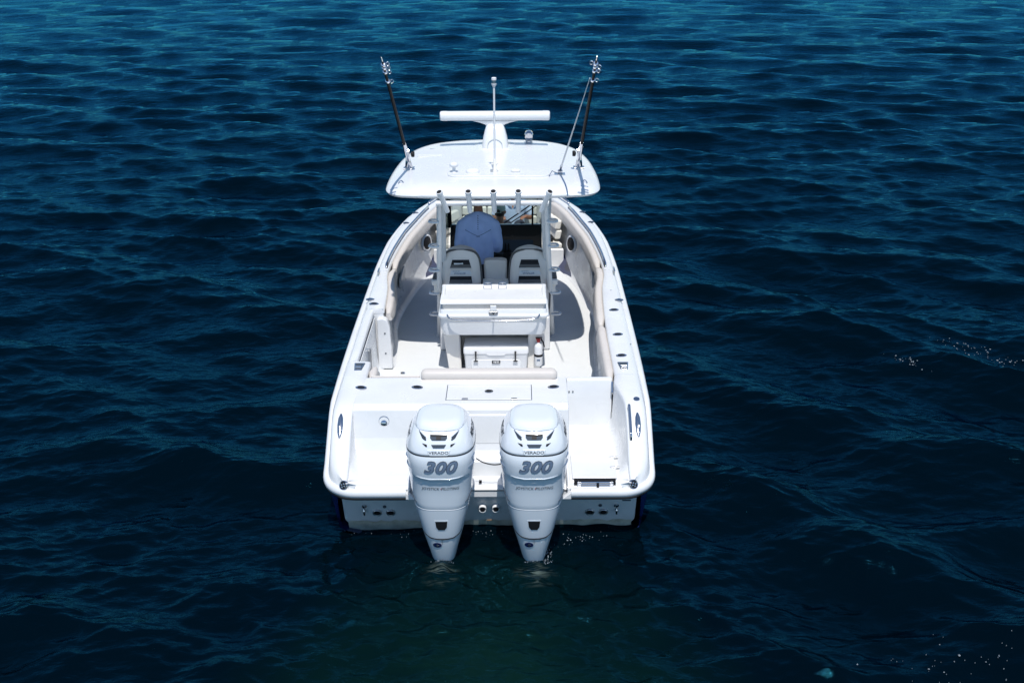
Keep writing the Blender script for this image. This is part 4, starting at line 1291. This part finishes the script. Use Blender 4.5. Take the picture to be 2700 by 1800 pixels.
def make_motor():
    low = G().loft([ring_at(*e) for e in ER if e[0] <= .592]).build('outboard_motor', 'engine', boat, smooth=60)
    G().loft([ring_at(*e) for e in ER if .60 <= e[0] <= 1.175]).build('mid_cowl', 'engine', low, smooth=50)
    up_ = G().loft([ring_at(*e) for e in ER if e[0] >= 1.183][::-1]).build('top_cowl', 'enginetop', low, smooth=50)
    z, wv, yb, yf = 1.179, .318, -.546, .266
    G().loft([ring_at(z - .006, wv, yb, yf, .0015), ring_at(z - .003, wv, yb, yf, .0035), ring_at(z + .003, wv, yb, yf, .0035), ring_at(z + .006, wv, yb, yf, .0015)]).build('cowl_seal', 'rubber', low, smooth=50)
    z, wv, yb, yf = .596, .262, -.486, .179
    G().loft([ring_at(z - .004, wv, yb, yf, .0005), ring_at(z, wv, yb, yf, .003), ring_at(z + .004, wv, yb, yf, .0005)]).build('lower_trim', 'white', low, smooth=50)
    # openings of the top cowl
    for s in (1, -1):
        e1 = [(-.185, 1.372), (-.118, 1.336), (-.112, 1.318), (-.122, 1.314), (-.150, 1.328)]
        e2 = [(-.150, 1.290), (-.108, 1.283), (-.104, 1.266), (-.118, 1.266)]
        for nm, e in (('air_scoop', e1), ('lower_scoop', e2)):
            decal(e if s > 0 else mirror(e)).build(nm, 'decaldark' if nm == 'air_scoop' else 'black', low)
        fin = [(-.183, 1.378), (-.115, 1.342), (-.108, 1.34), (-.11, 1.346), (-.15, 1.37), (-.18, 1.386)]
        decal(fin if s > 0 else mirror(fin), .012).build('scoop_lip', 'enginetop', low)
    ct = decal([(-.078, 1.358), (.078, 1.358), (.078, 1.335), (.06, 1.318), (-.06, 1.318), (-.078, 1.335)], .005).build('latch_recess', 'vent', low)
    decal([(-.022, 1.355), (.022, 1.355), (.022, 1.325), (-.022, 1.325)], .008).build('latch_handle', 'black', low)
    decal([(-.075, 1.3585), (.075, 1.3585), (.068, 1.350), (-.068, 1.350)], .012).build('recess_brow', 'black', low)
    decal([(-.072, 1.392), (.072, 1.392), (.078, 1.360), (-.078, 1.360)], .010).build('latch_lid', 'enginetop', low, bevel=.003)
    decal([(-.067, 1.283), (.067, 1.283), (.05, 1.258), (-.05, 1.258)], .005).build('centre_vent', 'vent', low)
    decal([(-.105, 1.238), (.105, 1.238), (.092, 1.196), (.08, 1.190), (-.08, 1.190), (-.092, 1.196)], .008).build('name_badge', 'enginetop', low, bevel=.003)

    def txt(s, size, x, z, m_, d, **k):
        vs, fs = text2d(s, size, **k)
        G().add([(x + a, eng_y(x + a, z + b) - d, z + b) for a, b in vs], fs).build('lettering', m_, low, smooth=0, clean=False)
    txt('VERADO', .036, 0, 1.2165, 'decaldark', .0105, sx=1.28, bold=.0003)
    txt('300', .165, 0, 1.065, 'decaldark', .004, shear=.3, bold=.0075, sx=1.15, space=1.03)
    txt('300', .165, 0, 1.065, 'decal', .0062, shear=.3, bold=.0045, sx=1.15, space=1.03)
    txt('JOYSTICK', .040, -.088, .832, 'decaldark', .003, shear=.22, sx=.92)
    txt('PILOTING', .040, .092, .832, 'decaldark', .003, shear=.22, sx=.92)
    G().add([(x, eng_y(x, z) - .003, z) for x, z in ((.018, .846), (.004, .832), (.014, .818), (.010, .832))], [(0, 1, 3), (1, 2, 3)]).build('chevron', 'red', low)
    # swept shadow line: a lipped ledge under the number
    path = [(x, eng_y(x, zz) - .006, zz) for x, zz in ((-.22, .962), (-.17, .955), (-.09, .945), (0, .948), (.09, .945), (.17, .955), (.22, .962))]
    G().tube(path, [.001, .004, .006, .005, .006, .004, .001], n=8).build('ledge', 'engine', low, smooth=60)
    # side slashes
    for s in (1, -1):
        for z0, dz, ln in ((1.115, .008, .05), (1.035, -.012, .085)):
            xs = [.309, .300, .285, .262] if ln > .06 else [.312, .306, .298, .29]
            G().tube([(s * x, eng_y(x, z0 - i * .004) - .001, z0 - i * .004) for i, x in enumerate(xs)], [.005, .011, .009, .003], n=6).build('side_slash', 'decal', low, smooth=60)
        G().tube([(s * x, eng_y(x, zz) - .002, zz) for x, zz in ((.283, .735), (.268, .705), (.245, .665), (.225, .65))], [.004, .010, .009, .004], n=6).build('mount_cover', 'vent', low)
        vs, fs = text2d('MERCURY', .075, shear=.2, bold=.002, sx=1.0)
        # on the flank: runs fore and aft
        g_ = G()
        pts = []
        for a, b in vs:
            y = -.13 - s * 0 + a * s
            zz = 1.275 + b
            wv, yb, yf = np.interp(zz, _z, _w), np.interp(zz, _z, _b), np.interp(zz, _z, _f)
            t = min(abs((y - (yb + yf) / 2) / ((yf - yb) / 2)), .999)
            pts.append((s * (wv * (1 - t**EN) ** (1 / EN) + .003), y, zz))
        g_.add(pts, fs).build('lettering', 'decaldark', low, smooth=0, clean=False)
    # exhaust relief, splash line, builder's emblem
    decal([(-.056, .470), (.056, .470), (.050, .405), (.028, .372), (-.028, .372), (-.050, .405)], .004).build('exhaust_outlet', 'black', low)
    decal([(-.066, .482), (.066, .482), (.06, .395), (.034, .360), (-.034, .360), (-.06, .395)], .0015).build('outlet_lip', 'engine', low, bevel=.002)
    pth = [(x, eng_y(x, zz) - .001, zz) for x, zz in ((-.185, .325), (-.155, .298), (-.11, .272), (-.05, .262), (0, .260), (.05, .262), (.11, .272), (.155, .298), (.185, .325))]
    G().tube(pth, [.003, .006, .007, .007, .007, .007, .007, .006, .003], n=6).build('splash_line', 'black', low)
    em = [(-.048 + .042 * math.cos(a), .185 + .030 * math.sin(a)) for a in [2 * math.pi * k / 16 for k in range(16)]]
    decal(em, .004).build('emblem', 'navy', low)
    st = [(-.062, .185), (-.054, .192), (-.05, .202), (-.044, .19), (-.03, .187), (-.042, .178), (-.045, .167), (-.053, .178)]
    decal(st, .0055).build('emblem_star', 'steel', low)
    G().box(-.001, .001, eng_y(0, .26) - .001, eng_y(0, .26) + .02, .2, .26).build('mould_line', 'vent', low)
    # clamp bracket to the transom
    G().box(-.13, .13, .05, .42, -.02, .52).build('clamp_bracket', 'engine', low, bevel=.02)
    G().box(-.17, .17, .12, .42, .42, .62).build('steering_arm', 'black', low, bevel=.02)
    # cavitation plate, gearcase and propeller below the water
    G().prism([(-.04, .10), (.04, .10), (.11, -.2), (.09, -.42), (-.09, -.42), (-.11, -.2)], 'z', -.372, -.36).build('ventilation_plate', 'engine', low)
    G().tube([(0, .22, -.55), (0, .12, -.55), (0, -.25, -.55)], [.01, .07, .06], n=14).build('gearcase', 'engine', low, smooth=60)
    pr = G()
    for k in range(4):
        a = R(90 * k)
        pr.add([(.05 * math.cos(a), -.27, -.55 + .05 * math.sin(a)), (.17 * math.cos(a - .3), -.29, -.55 + .17 * math.sin(a - .3)), (.18 * math.cos(a + .5), -.36, -.55 + .18 * math.sin(a + .5)), (.05 * math.cos(a + .5), -.36, -.55 + .05 * math.sin(a + .5))], [(0, 1, 2, 3)])
    pr.tube([(0, -.25, -.55), (0, -.40, -.55)], [.05, .04], n=12).build('propeller', 'steel', low)
    return low


mo = make_motor()
mo.location = (-.43, 0, 0)
tag(mo, 'port outboard motor with pearl white cowl')
mo2 = copy_part(mo, .865)
tag(mo2, 'starboard outboard motor with pearl white cowl')
# steering link between the motors
G().tube(cr([(-.12, .18, .80), (-.05, .16, .765), (.05, .15, .745), (.14, .18, .74)], 6), .006, n=6).build('tie_cable', 'black', boat)
G().box(-.098, -.07, .20, .225, .515, .54).build('cable_clip', 'black', boat)

# ------------------------------------------------------------------ people
def body_mesh(name, parts, m, parent, vox=.012, it=8):
    """union of tapered limbs fused into one continuous skin"""
    g_ = G()
    for pts, rad_, upv in parts:
        pts2 = cr(pts, 4)
        rr = []
        for i in range(len(rad_) - 1):
            for k in range(4):
                t = k / 4
                a, b = rad_[i], rad_[i + 1]
                a = a if isinstance(a, tuple) else (a, a)
                b = b if isinstance(b, tuple) else (b, b)
                rr.append((lerp(a[0], b[0], t), lerp(a[1], b[1], t)))
        l_ = rad_[-1]
        rr.append(l_ if isinstance(l_, tuple) else (l_, l_))
        g_.tube(pts2, rr, n=16, upv=upv)
    o = g_.build(name, m, parent, smooth=60)
    for e in o.data.edges:
        e.use_edge_sharp = False
    rm = o.modifiers.new('fuse', 'REMESH')
    rm.mode = 'VOXEL'
    rm.voxel_size = vox
    rm.use_smooth_shade = True
    sm_ = o.modifiers.new('smooth', 'SMOOTH')
    sm_.iterations = it
    sm_.factor = .6
    return o


UZ = (0, 1, 0)
UX = (0, 0, 1)


def hand(c, d, side, curl):
    """palm plus five fingers, in the direction d"""
    d = Vector(d).normalized()
    c = Vector(c)
    a = d.cross(Vector((0, 0, 1))).normalized() * side
    u = a.cross(d) * side
    P_ = [([tuple(c), tuple(c + d * .045), tuple(c + d * .085)], [(.032, .018), (.042, .016), (.040, .014)], tuple(u))]
    for i, ln in enumerate((.068, .078, .074, .058)):
        b = c + d * .08 + a * (-.03 + i * .02)
        P_.append(([tuple(b), tuple(b + d * ln * .5 - u * .012 * curl), tuple(b + d * ln * .8 - u * .045 * curl)], [.0095, .009, .0078], tuple(u)))
    b = c + d * .03 - a * .034
    P_.append(([tuple(b), tuple(b - a * .025 + d * .022), tuple(b - a * .03 + d * .055 - u * .015 * curl)], [.012, .0105, .009], tuple(u)))
    return P_


def head(c, s=1.0):
    c = Vector(c)
    return [([tuple(c + Vector((0, -.005, -.11)) * s), tuple(c + Vector((0, .01, -.06)) * s), tuple(c + Vector((0, 0, .0)) * s), tuple(c + Vector((0, -.008, .06)) * s), tuple(c + Vector((0, -.008, .112)) * s)],
             [(.045 * s, .055 * s), (.066 * s, .085 * s), (.076 * s, .097 * s), (.073 * s, .092 * s), (.03 * s, .04 * s)], UZ),
            ([tuple(c + Vector((0, .09, .01)) * s), tuple(c + Vector((0, .112, -.022)) * s), tuple(c + Vector((0, .095, -.032)) * s)], [.010 * s, .017 * s, .012 * s], UX),
            ([tuple(c + Vector((-.076, -.01, .01)) * s), tuple(c + Vector((-.088, -.016, -.005)) * s), tuple(c + Vector((-.076, -.01, -.03)) * s)], [.012 * s, .02 * s, .01 * s], UX),
            ([tuple(c + Vector((.076, -.01, .01)) * s), tuple(c + Vector((.088, -.016, -.005)) * s), tuple(c + Vector((.076, -.01, -.03)) * s)], [.012 * s, .02 * s, .01 * s], UX)]


def face(c, parent, s=1.0, yaw_=0):
    c = Vector(c)
    for sx_ in (-1, 1):
        G().lathe([(0, -.010), (.010, -.004), (.010, .004), (0, .010)], tuple(c + Vector((sx_ * .031, .086, .012))), n=10).build('eye', 'white', parent, smooth=60)
        G().tube([tuple(c + Vector((sx_ * .018, .097, .032))), tuple(c + Vector((sx_ * .047, .085, .032)))], .005, n=6).build('eyebrow', 'hair', parent)
    G().tube([tuple(c + Vector((-.022, .090, -.055))), tuple(c + Vector((0, .098, -.056))), tuple(c + Vector((.022, .090, -.055)))], .006, n=6).build('mouth', 'red', parent)


def person(name, loc, rotz, label):
    o = bpy.data.objects.new(name, None)
    COL.objects.link(o)
    o.location = loc
    o.rotation_euler = (0, 0, rotz)
    tag(o, label, 'person')
    return o


# driver, standing at the wheel with his back to us
p1 = person('person', (-.18, 5.0, .404), R(-.5), 'person in long-sleeved blue shirt standing at the helm, seen from behind')
arms = []
body = head((0, .16, 1.775))
body += [([(0, .03, 1.50), (0, .085, 1.60), (0, .135, 1.68)], [(.075, .075), (.06, .062), (.055, .06)], UZ),
         ([(0, -.01, .92), (0, 0, 1.15), (0, .0, 1.36), (0, .02, 1.47)], [(.15, .10), (.14, .10), (.18, .11), (.08, .07)], UZ)]
for s in (-1, 1):
    body += [([(s * .085, 0, .95), (s * .10, .02, .5), (s * .11, -.02, .10)], [.085, .058, .04], UX), ([(s * .11, -.05, .04), (s * .115, .10, .035), (s * .12, .18, .025)], [(.038, .04), (.045, .03), (.04, .022)], UX)]
    sh_, el, wr = (s * .15, .02, 1.40), (s * .235, .03, 1.14), (s * .17, .27, 1.04)
    body += [([sh_, el, wr], [.04, .036, .027], UZ)]
    body += hand(wr, (-s * .2, .9, -.15), s, 1.0)
b1 = body_mesh('body', body, 'skin', p1)
face((0, .16, 1.775), b1)
hair = body_mesh('hair', [([(0, .07, 1.76), (0, .09, 1.81), (0, .14, 1.87), (0, .17, 1.895)], [(.07, .05), (.08, .07), (.075, .09), (.03, .05)], UZ)], 'hair', p1)
shirt = [([(0, -.02, .90), (0, -.02, 1.0), (0, -.01, 1.14), (0, -.005, 1.30), (0, .0, 1.42), (0, .02, 1.50), (0, .045, 1.555)],
          [(.20, .145), (.20, .145), (.192, .135), (.205, .145), (.20, .135), (.145, .105), (.085, .082)], UZ),
         ([(-.185, .0, 1.40), (-.1, .0, 1.46), (0, .005, 1.49), (.1, .0, 1.46), (.185, .0, 1.40)], [(.078, .085), (.09, .09), (.09, .085), (.09, .09), (.078, .085)], UX)]
for s in (-1, 1):
    shirt += [([(s * .10, .0, 1.44), (s * .19, .0, 1.385), (s * .228, .0, 1.27), (s * .25, .01, 1.12), (s * .24, .09, 1.05), (s * .18, .24, 1.03)], [.09, .096, .084, .072, .060, .045], UZ)]
sh1 = body_mesh('shirt', shirt, 'shirt', p1, it=5)
# fabric folds
tx = bpy.data.textures.new('folds', 'CLOUDS')
tx.noise_scale = .11
dm = sh1.modifiers.new('folds', 'DISPLACE')
dm.texture = tx
dm.strength = .022
dm.mid_level = .5


def stitch(name, pts, wd, m_, parent, target):
    g_ = G()
    rows_ = []
    P_ = cr(pts, 8)
    for i, p in enumerate(P_):
        a, b = Vector(P_[max(i - 1, 0)]), Vector(P_[min(i + 1, len(P_) - 1)])
        t = (b - a).normalized()
        nrm = t.cross(Vector((0, -1, 0))).normalized()
        rows_.append([tuple(Vector(p) + nrm * wd), tuple(Vector(p) - nrm * wd)])
    o = g_.grid(rows_).build(name, m_, parent)
    sw = o.modifiers.new('on', 'SHRINKWRAP')
    sw.target = target
    sw.wrap_method = 'PROJECT'
    sw.use_project_y = True
    sw.use_positive_direction = True
    sw.use_negative_direction = False
    sw.wrap_mode = 'ABOVE_SURFACE'
    sw.offset = .003
    return o


stitch('shirt_seam', [(-.17, -.3, 1.36), (-.09, -.3, 1.325), (.02, -.3, 1.275)], .003, 'seam', p1, sh1)
stitch('shirt_seam', [(.17, -.3, 1.36), (.09, -.3, 1.325), (-.02, -.3, 1.275)], .003, 'seam', p1, sh1)
for i in range(7):
    stitch('shirt_print', [(-.004, -.3, 1.545 - i * .026), (.004, -.3, 1.531 - i * .026)], .004, 'seam', p1, sh1)
body_mesh('shorts', [([(0, -.005, .98), (0, -.005, .88), (0, 0, .80)], [(.185, .135), (.195, .145), (.18, .135)], UZ)] + [([(s * .09, 0, .86), (s * .105, .01, .6), (s * .108, .015, .45)], [.115, .10, .09], UX) for s in (-1, 1)], 'shorts', p1)
for s in (-1, 1):
    G().loft([[(s * .115 + x, .05 + y, z) for x, y in rrect(-.05, .05, -.14, .14, .045, 4)] for z in (.0, .022)]).build('shoe', 'white', p1, bevel=.008)

# passenger on the console seat, back to us, wearing a cap
p2 = person('person', (.09, 6.78, .404), R(-10), 'person in pale aqua shirt and sage cap seated ahead of the windscreen')
HC = (0, .03, 1.10)
body = head(HC)
body += [([(0, 0, .82), (0, .01, .92), (0, .02, 1.0)], [(.08, .07), (.06, .06), (.055, .06)], UZ), ([(0, 0, .42), (0, 0, .60), (0, 0, .82)], [(.16, .12), (.15, .11), (.14, .09)], UZ)]
for s in (-1, 1):
    body += [([(s * .09, .03, .47), (s * .10, .25, .50), (s * .11, .46, .49)], [.085, .075, .06], UX), ([(s * .11, .46, .48), (s * .11, .50, .25), (s * .11, .48, .06)], [.06, .05, .035], UZ), ([(s * .11, .45, .035), (s * .11, .58, .03), (s * .12, .68, .025)], [(.035, .035), (.042, .03), (.038, .02)], UX)]
    body += [([(s * .20, 0, .78), (s * .26, .05, .55), (s * .20, .28, .52)], [.045, .038, .027], UZ)]
    body += hand((s * .20, .28, .52), (-s * .3, .9, -.1), s, .6)
b2 = body_mesh('body', body, 'skin', p2)
face(HC, b2)
body_mesh('shirt', [([(0, 0, .38), (0, 0, .55), (0, 0, .72), (0, .0, .82), (0, .005, .88)], [(.19, .145), (.18, .135), (.20, .135), (.13, .1), (.075, .075)], UZ), ([(-.19, 0, .775), (0, 0, .82), (.19, 0, .775)], [.07, .08, .07], UX)]
          + [([(s * .19, 0, .78), (s * .25, .03, .62), (s * .265, .06, .53)], [.078, .07, .062], UZ) for s in (-1, 1)], 'aqua', p2)
body_mesh('shorts', [([(0, 0, .46), (0, 0, .38)], [(.18, .14), (.17, .13)], UZ)] + [([(s * .09, .02, .46), (s * .10, .25, .49), (s * .105, .38, .49)], [.105, .095, .09], UX) for s in (-1, 1)], 'shorts', p2)
hc = Vector(HC)
cap_o = body_mesh('cap', [([tuple(hc + Vector((0, -.008, .015))), tuple(hc + Vector((0, -.008, .06))), tuple(hc + Vector((0, -.008, .105))), tuple(hc + Vector((0, -.008, .128)))], [(.086, .106), (.086, .105), (.066, .08), (.02, .025)], UZ)], 'cap', p2, vox=.008, it=4)
G().prism([(-.075, .08), (-.06, .15), (-.02, .178), (.02, .178), (.06, .15), (.075, .08)], 'z', hc.z + .018, hc.z + .026).build('cap_peak', 'cap', p2, bevel=.003)
G().lathe([(.030, 0), (.030, .006), (.02, .010)], (0, -.108, hc.z + .030), axis=(0, -1, .2), n=16).build('cap_opening', 'hair', p2)
G().tube([(-.045, -.104, hc.z + .018), (0, -.118, hc.z + .014), (.045, -.104, hc.z + .018)], .008, n=6).build('cap_strap', 'cap', p2)
G().lathe([(.010, 0), (.008, .006)], (0, -.008, hc.z + .118), n=10).build('cap_button', 'cap', p2)
body_mesh('hair', [([tuple(hc + Vector((0, -.045, -.06))), tuple(hc + Vector((0, -.04, 0.01)))], [(.066, .055), (.08, .068)], UZ)], 'hair', p2)

# third person on the bow seat, facing aft
p3 = person('person', (.29, 8.42, .404), R(180), 'person in open-necked pale blue shirt seated in the bow facing aft')
HC = (0, .06, 1.14)
body = head(HC)
body += [([(0, 0, .82), (0, .02, .93), (0, .04, 1.03)], [(.09, .075), (.06, .06), (.055, .06)], UZ), ([(0, 0, .42), (0, 0, .60), (0, 0, .84)], [(.16, .12), (.15, .11), (.13, .09)], UZ)]
for s in (-1, 1):
    body += [([(s * .09, .03, .47), (s * .12, .25, .48), (s * .14, .44, .46)], [.085, .075, .06], UX), ([(s * .14, .44, .46), (s * .14, .48, .25), (s * .14, .46, .06)], [.06, .05, .035], UZ), ([(s * .14, .43, .035), (s * .14, .56, .03), (s * .15, .66, .025)], [(.035, .035), (.042, .03), (.038, .02)], UX)]
    body += [([(s * .21, 0, .80), (s * .29, .06, .60), (s * .20, .28, .66)], [.045, .042, .032], UZ)]
    body += hand((s * .20, .28, .66), (-s * .5, .8, .0), s, .6)
b3 = body_mesh('body', body, 'skin', p3)
face(HC, b3)
sh3 = body_mesh('shirt', [([(0, 0, .38), (0, 0, .55), (0, 0, .74), (0, -.005, .84), (0, -.01, .89)], [(.20, .15), (.19, .14), (.21, .135), (.13, .095), (.07, .06)], UZ), ([(-.20, 0, .79), (0, -.01, .83), (.20, 0, .79)], [.07, .08, .07], UX)]
                + [([(s * .20, 0, .80), (s * .26, .03, .68), (s * .285, .05, .61)], [.078, .07, .062], UZ) for s in (-1, 1)], 'pale', p3)
G().add([(-.045, .088, .875), (.045, .088, .875), (0, .142, .74)], [(0, 1, 2)]).build('open_collar', 'skin', p3)
for s in (-1, 1):
    G().prism([(s * .03, .90), (s * .085, .88), (s * .06, .80), (s * .012, .76)], 'y', .085, .15).build('collar', 'pale', p3, bevel=.006)
body_mesh('shorts', [([(0, 0, .46), (0, 0, .38)], [(.18, .14), (.17, .13)], UZ)] + [([(s * .09, .02, .46), (s * .12, .25, .47), (s * .13, .36, .47)], [.105, .095, .09], UX) for s in (-1, 1)], 'shorts', p3)
body_mesh('hair', [([tuple(Vector(HC) + Vector((0, -.02, .02))), tuple(Vector(HC) + Vector((0, -.015, .09))), tuple(Vector(HC) + Vector((0, -.01, .122)))], [(.082, .10), (.076, .092), (.03, .04)], UZ)], 'hair', p3)

# ------------------------------------------------------------------ flecks of foam on the water
def foam(name, spots, label):
    vs, fs = [], []
    for x, y, r_, e in spots:
        z = water_z(x, y) + .006
        n_ = random.randint(6, 9)
        a0 = random.uniform(0, 6.28)
        k = len(vs)
        vs.append((x, y, z + .006))
        for i in range(n_):
            a = a0 + 2 * math.pi * i / n_
            q = r_ * random.uniform(.55, 1.2)
            px, py = x + q * math.cos(a), y + q * e * math.sin(a)
            vs.append((px, py, water_z(px, py) + .003))
        for i in range(n_):
            fs.append((k, k + 1 + i, k + 1 + (i + 1) % n_))
    g_ = G()
    g_.v, g_.f = vs, fs
    o = g_.build(name, FOAM, None, smooth=60, clean=False)
    tag(o, label, 'foam', kind='stuff')


FOAM = mat('sea_foam', (0.15, 0.18, 0.205), .8)


def scatter(n, cx, cy, sx, sy, r0, r1, tilt=0.0):
    out_ = []
    for _ in range(n):
        a, b = random.gauss(0, sx), random.gauss(0, sy)
        r_ = r0 + (r1 - r0) * random.random() ** 2.5
        out_.append((cx + a, cy + b + a * tilt, r_, random.uniform(.5, 1.4)))
    return out_


fm = scatter(60, 6.6, 4.85, .28, .14, .004, .018, -.6) + scatter(26, 5.55, 4.5, .10, .08, .003, .014, -1.2)
foam('foam_flecks', fm, 'thin white foam flecks on a dark wave crest right of the boat')
fm = scatter(46, 3.9, -2.0, .30, .16, .003, .011)
foam('foam_bubbles', fm, 'scattered white bubbles drifting on the water at lower right')
fm = []
for _ in range(70):
    a = random.uniform(-1.0, 2.0)
    q = random.gauss(.15, .025)
    fm.append((.435 + q * math.cos(a), -.28 + q * .8 * math.sin(a), random.uniform(.002, .008), random.uniform(.5, 1.5)))
fm += scatter(34, .85, .02, .16, .07, .002, .008, .35)
fm += scatter(30, -.43, -.375, .06, .012, .002, .008) + scatter(24, .43, -.375, .06, .012, .002, .008)
fm += scatter(16, .0, .16, .12, .03, .002, .006) + scatter(12, -.95, .16, .2, .05, .002, .006)
foam('foam_ripples', fm, 'white foam curling round the motor legs at the stern')
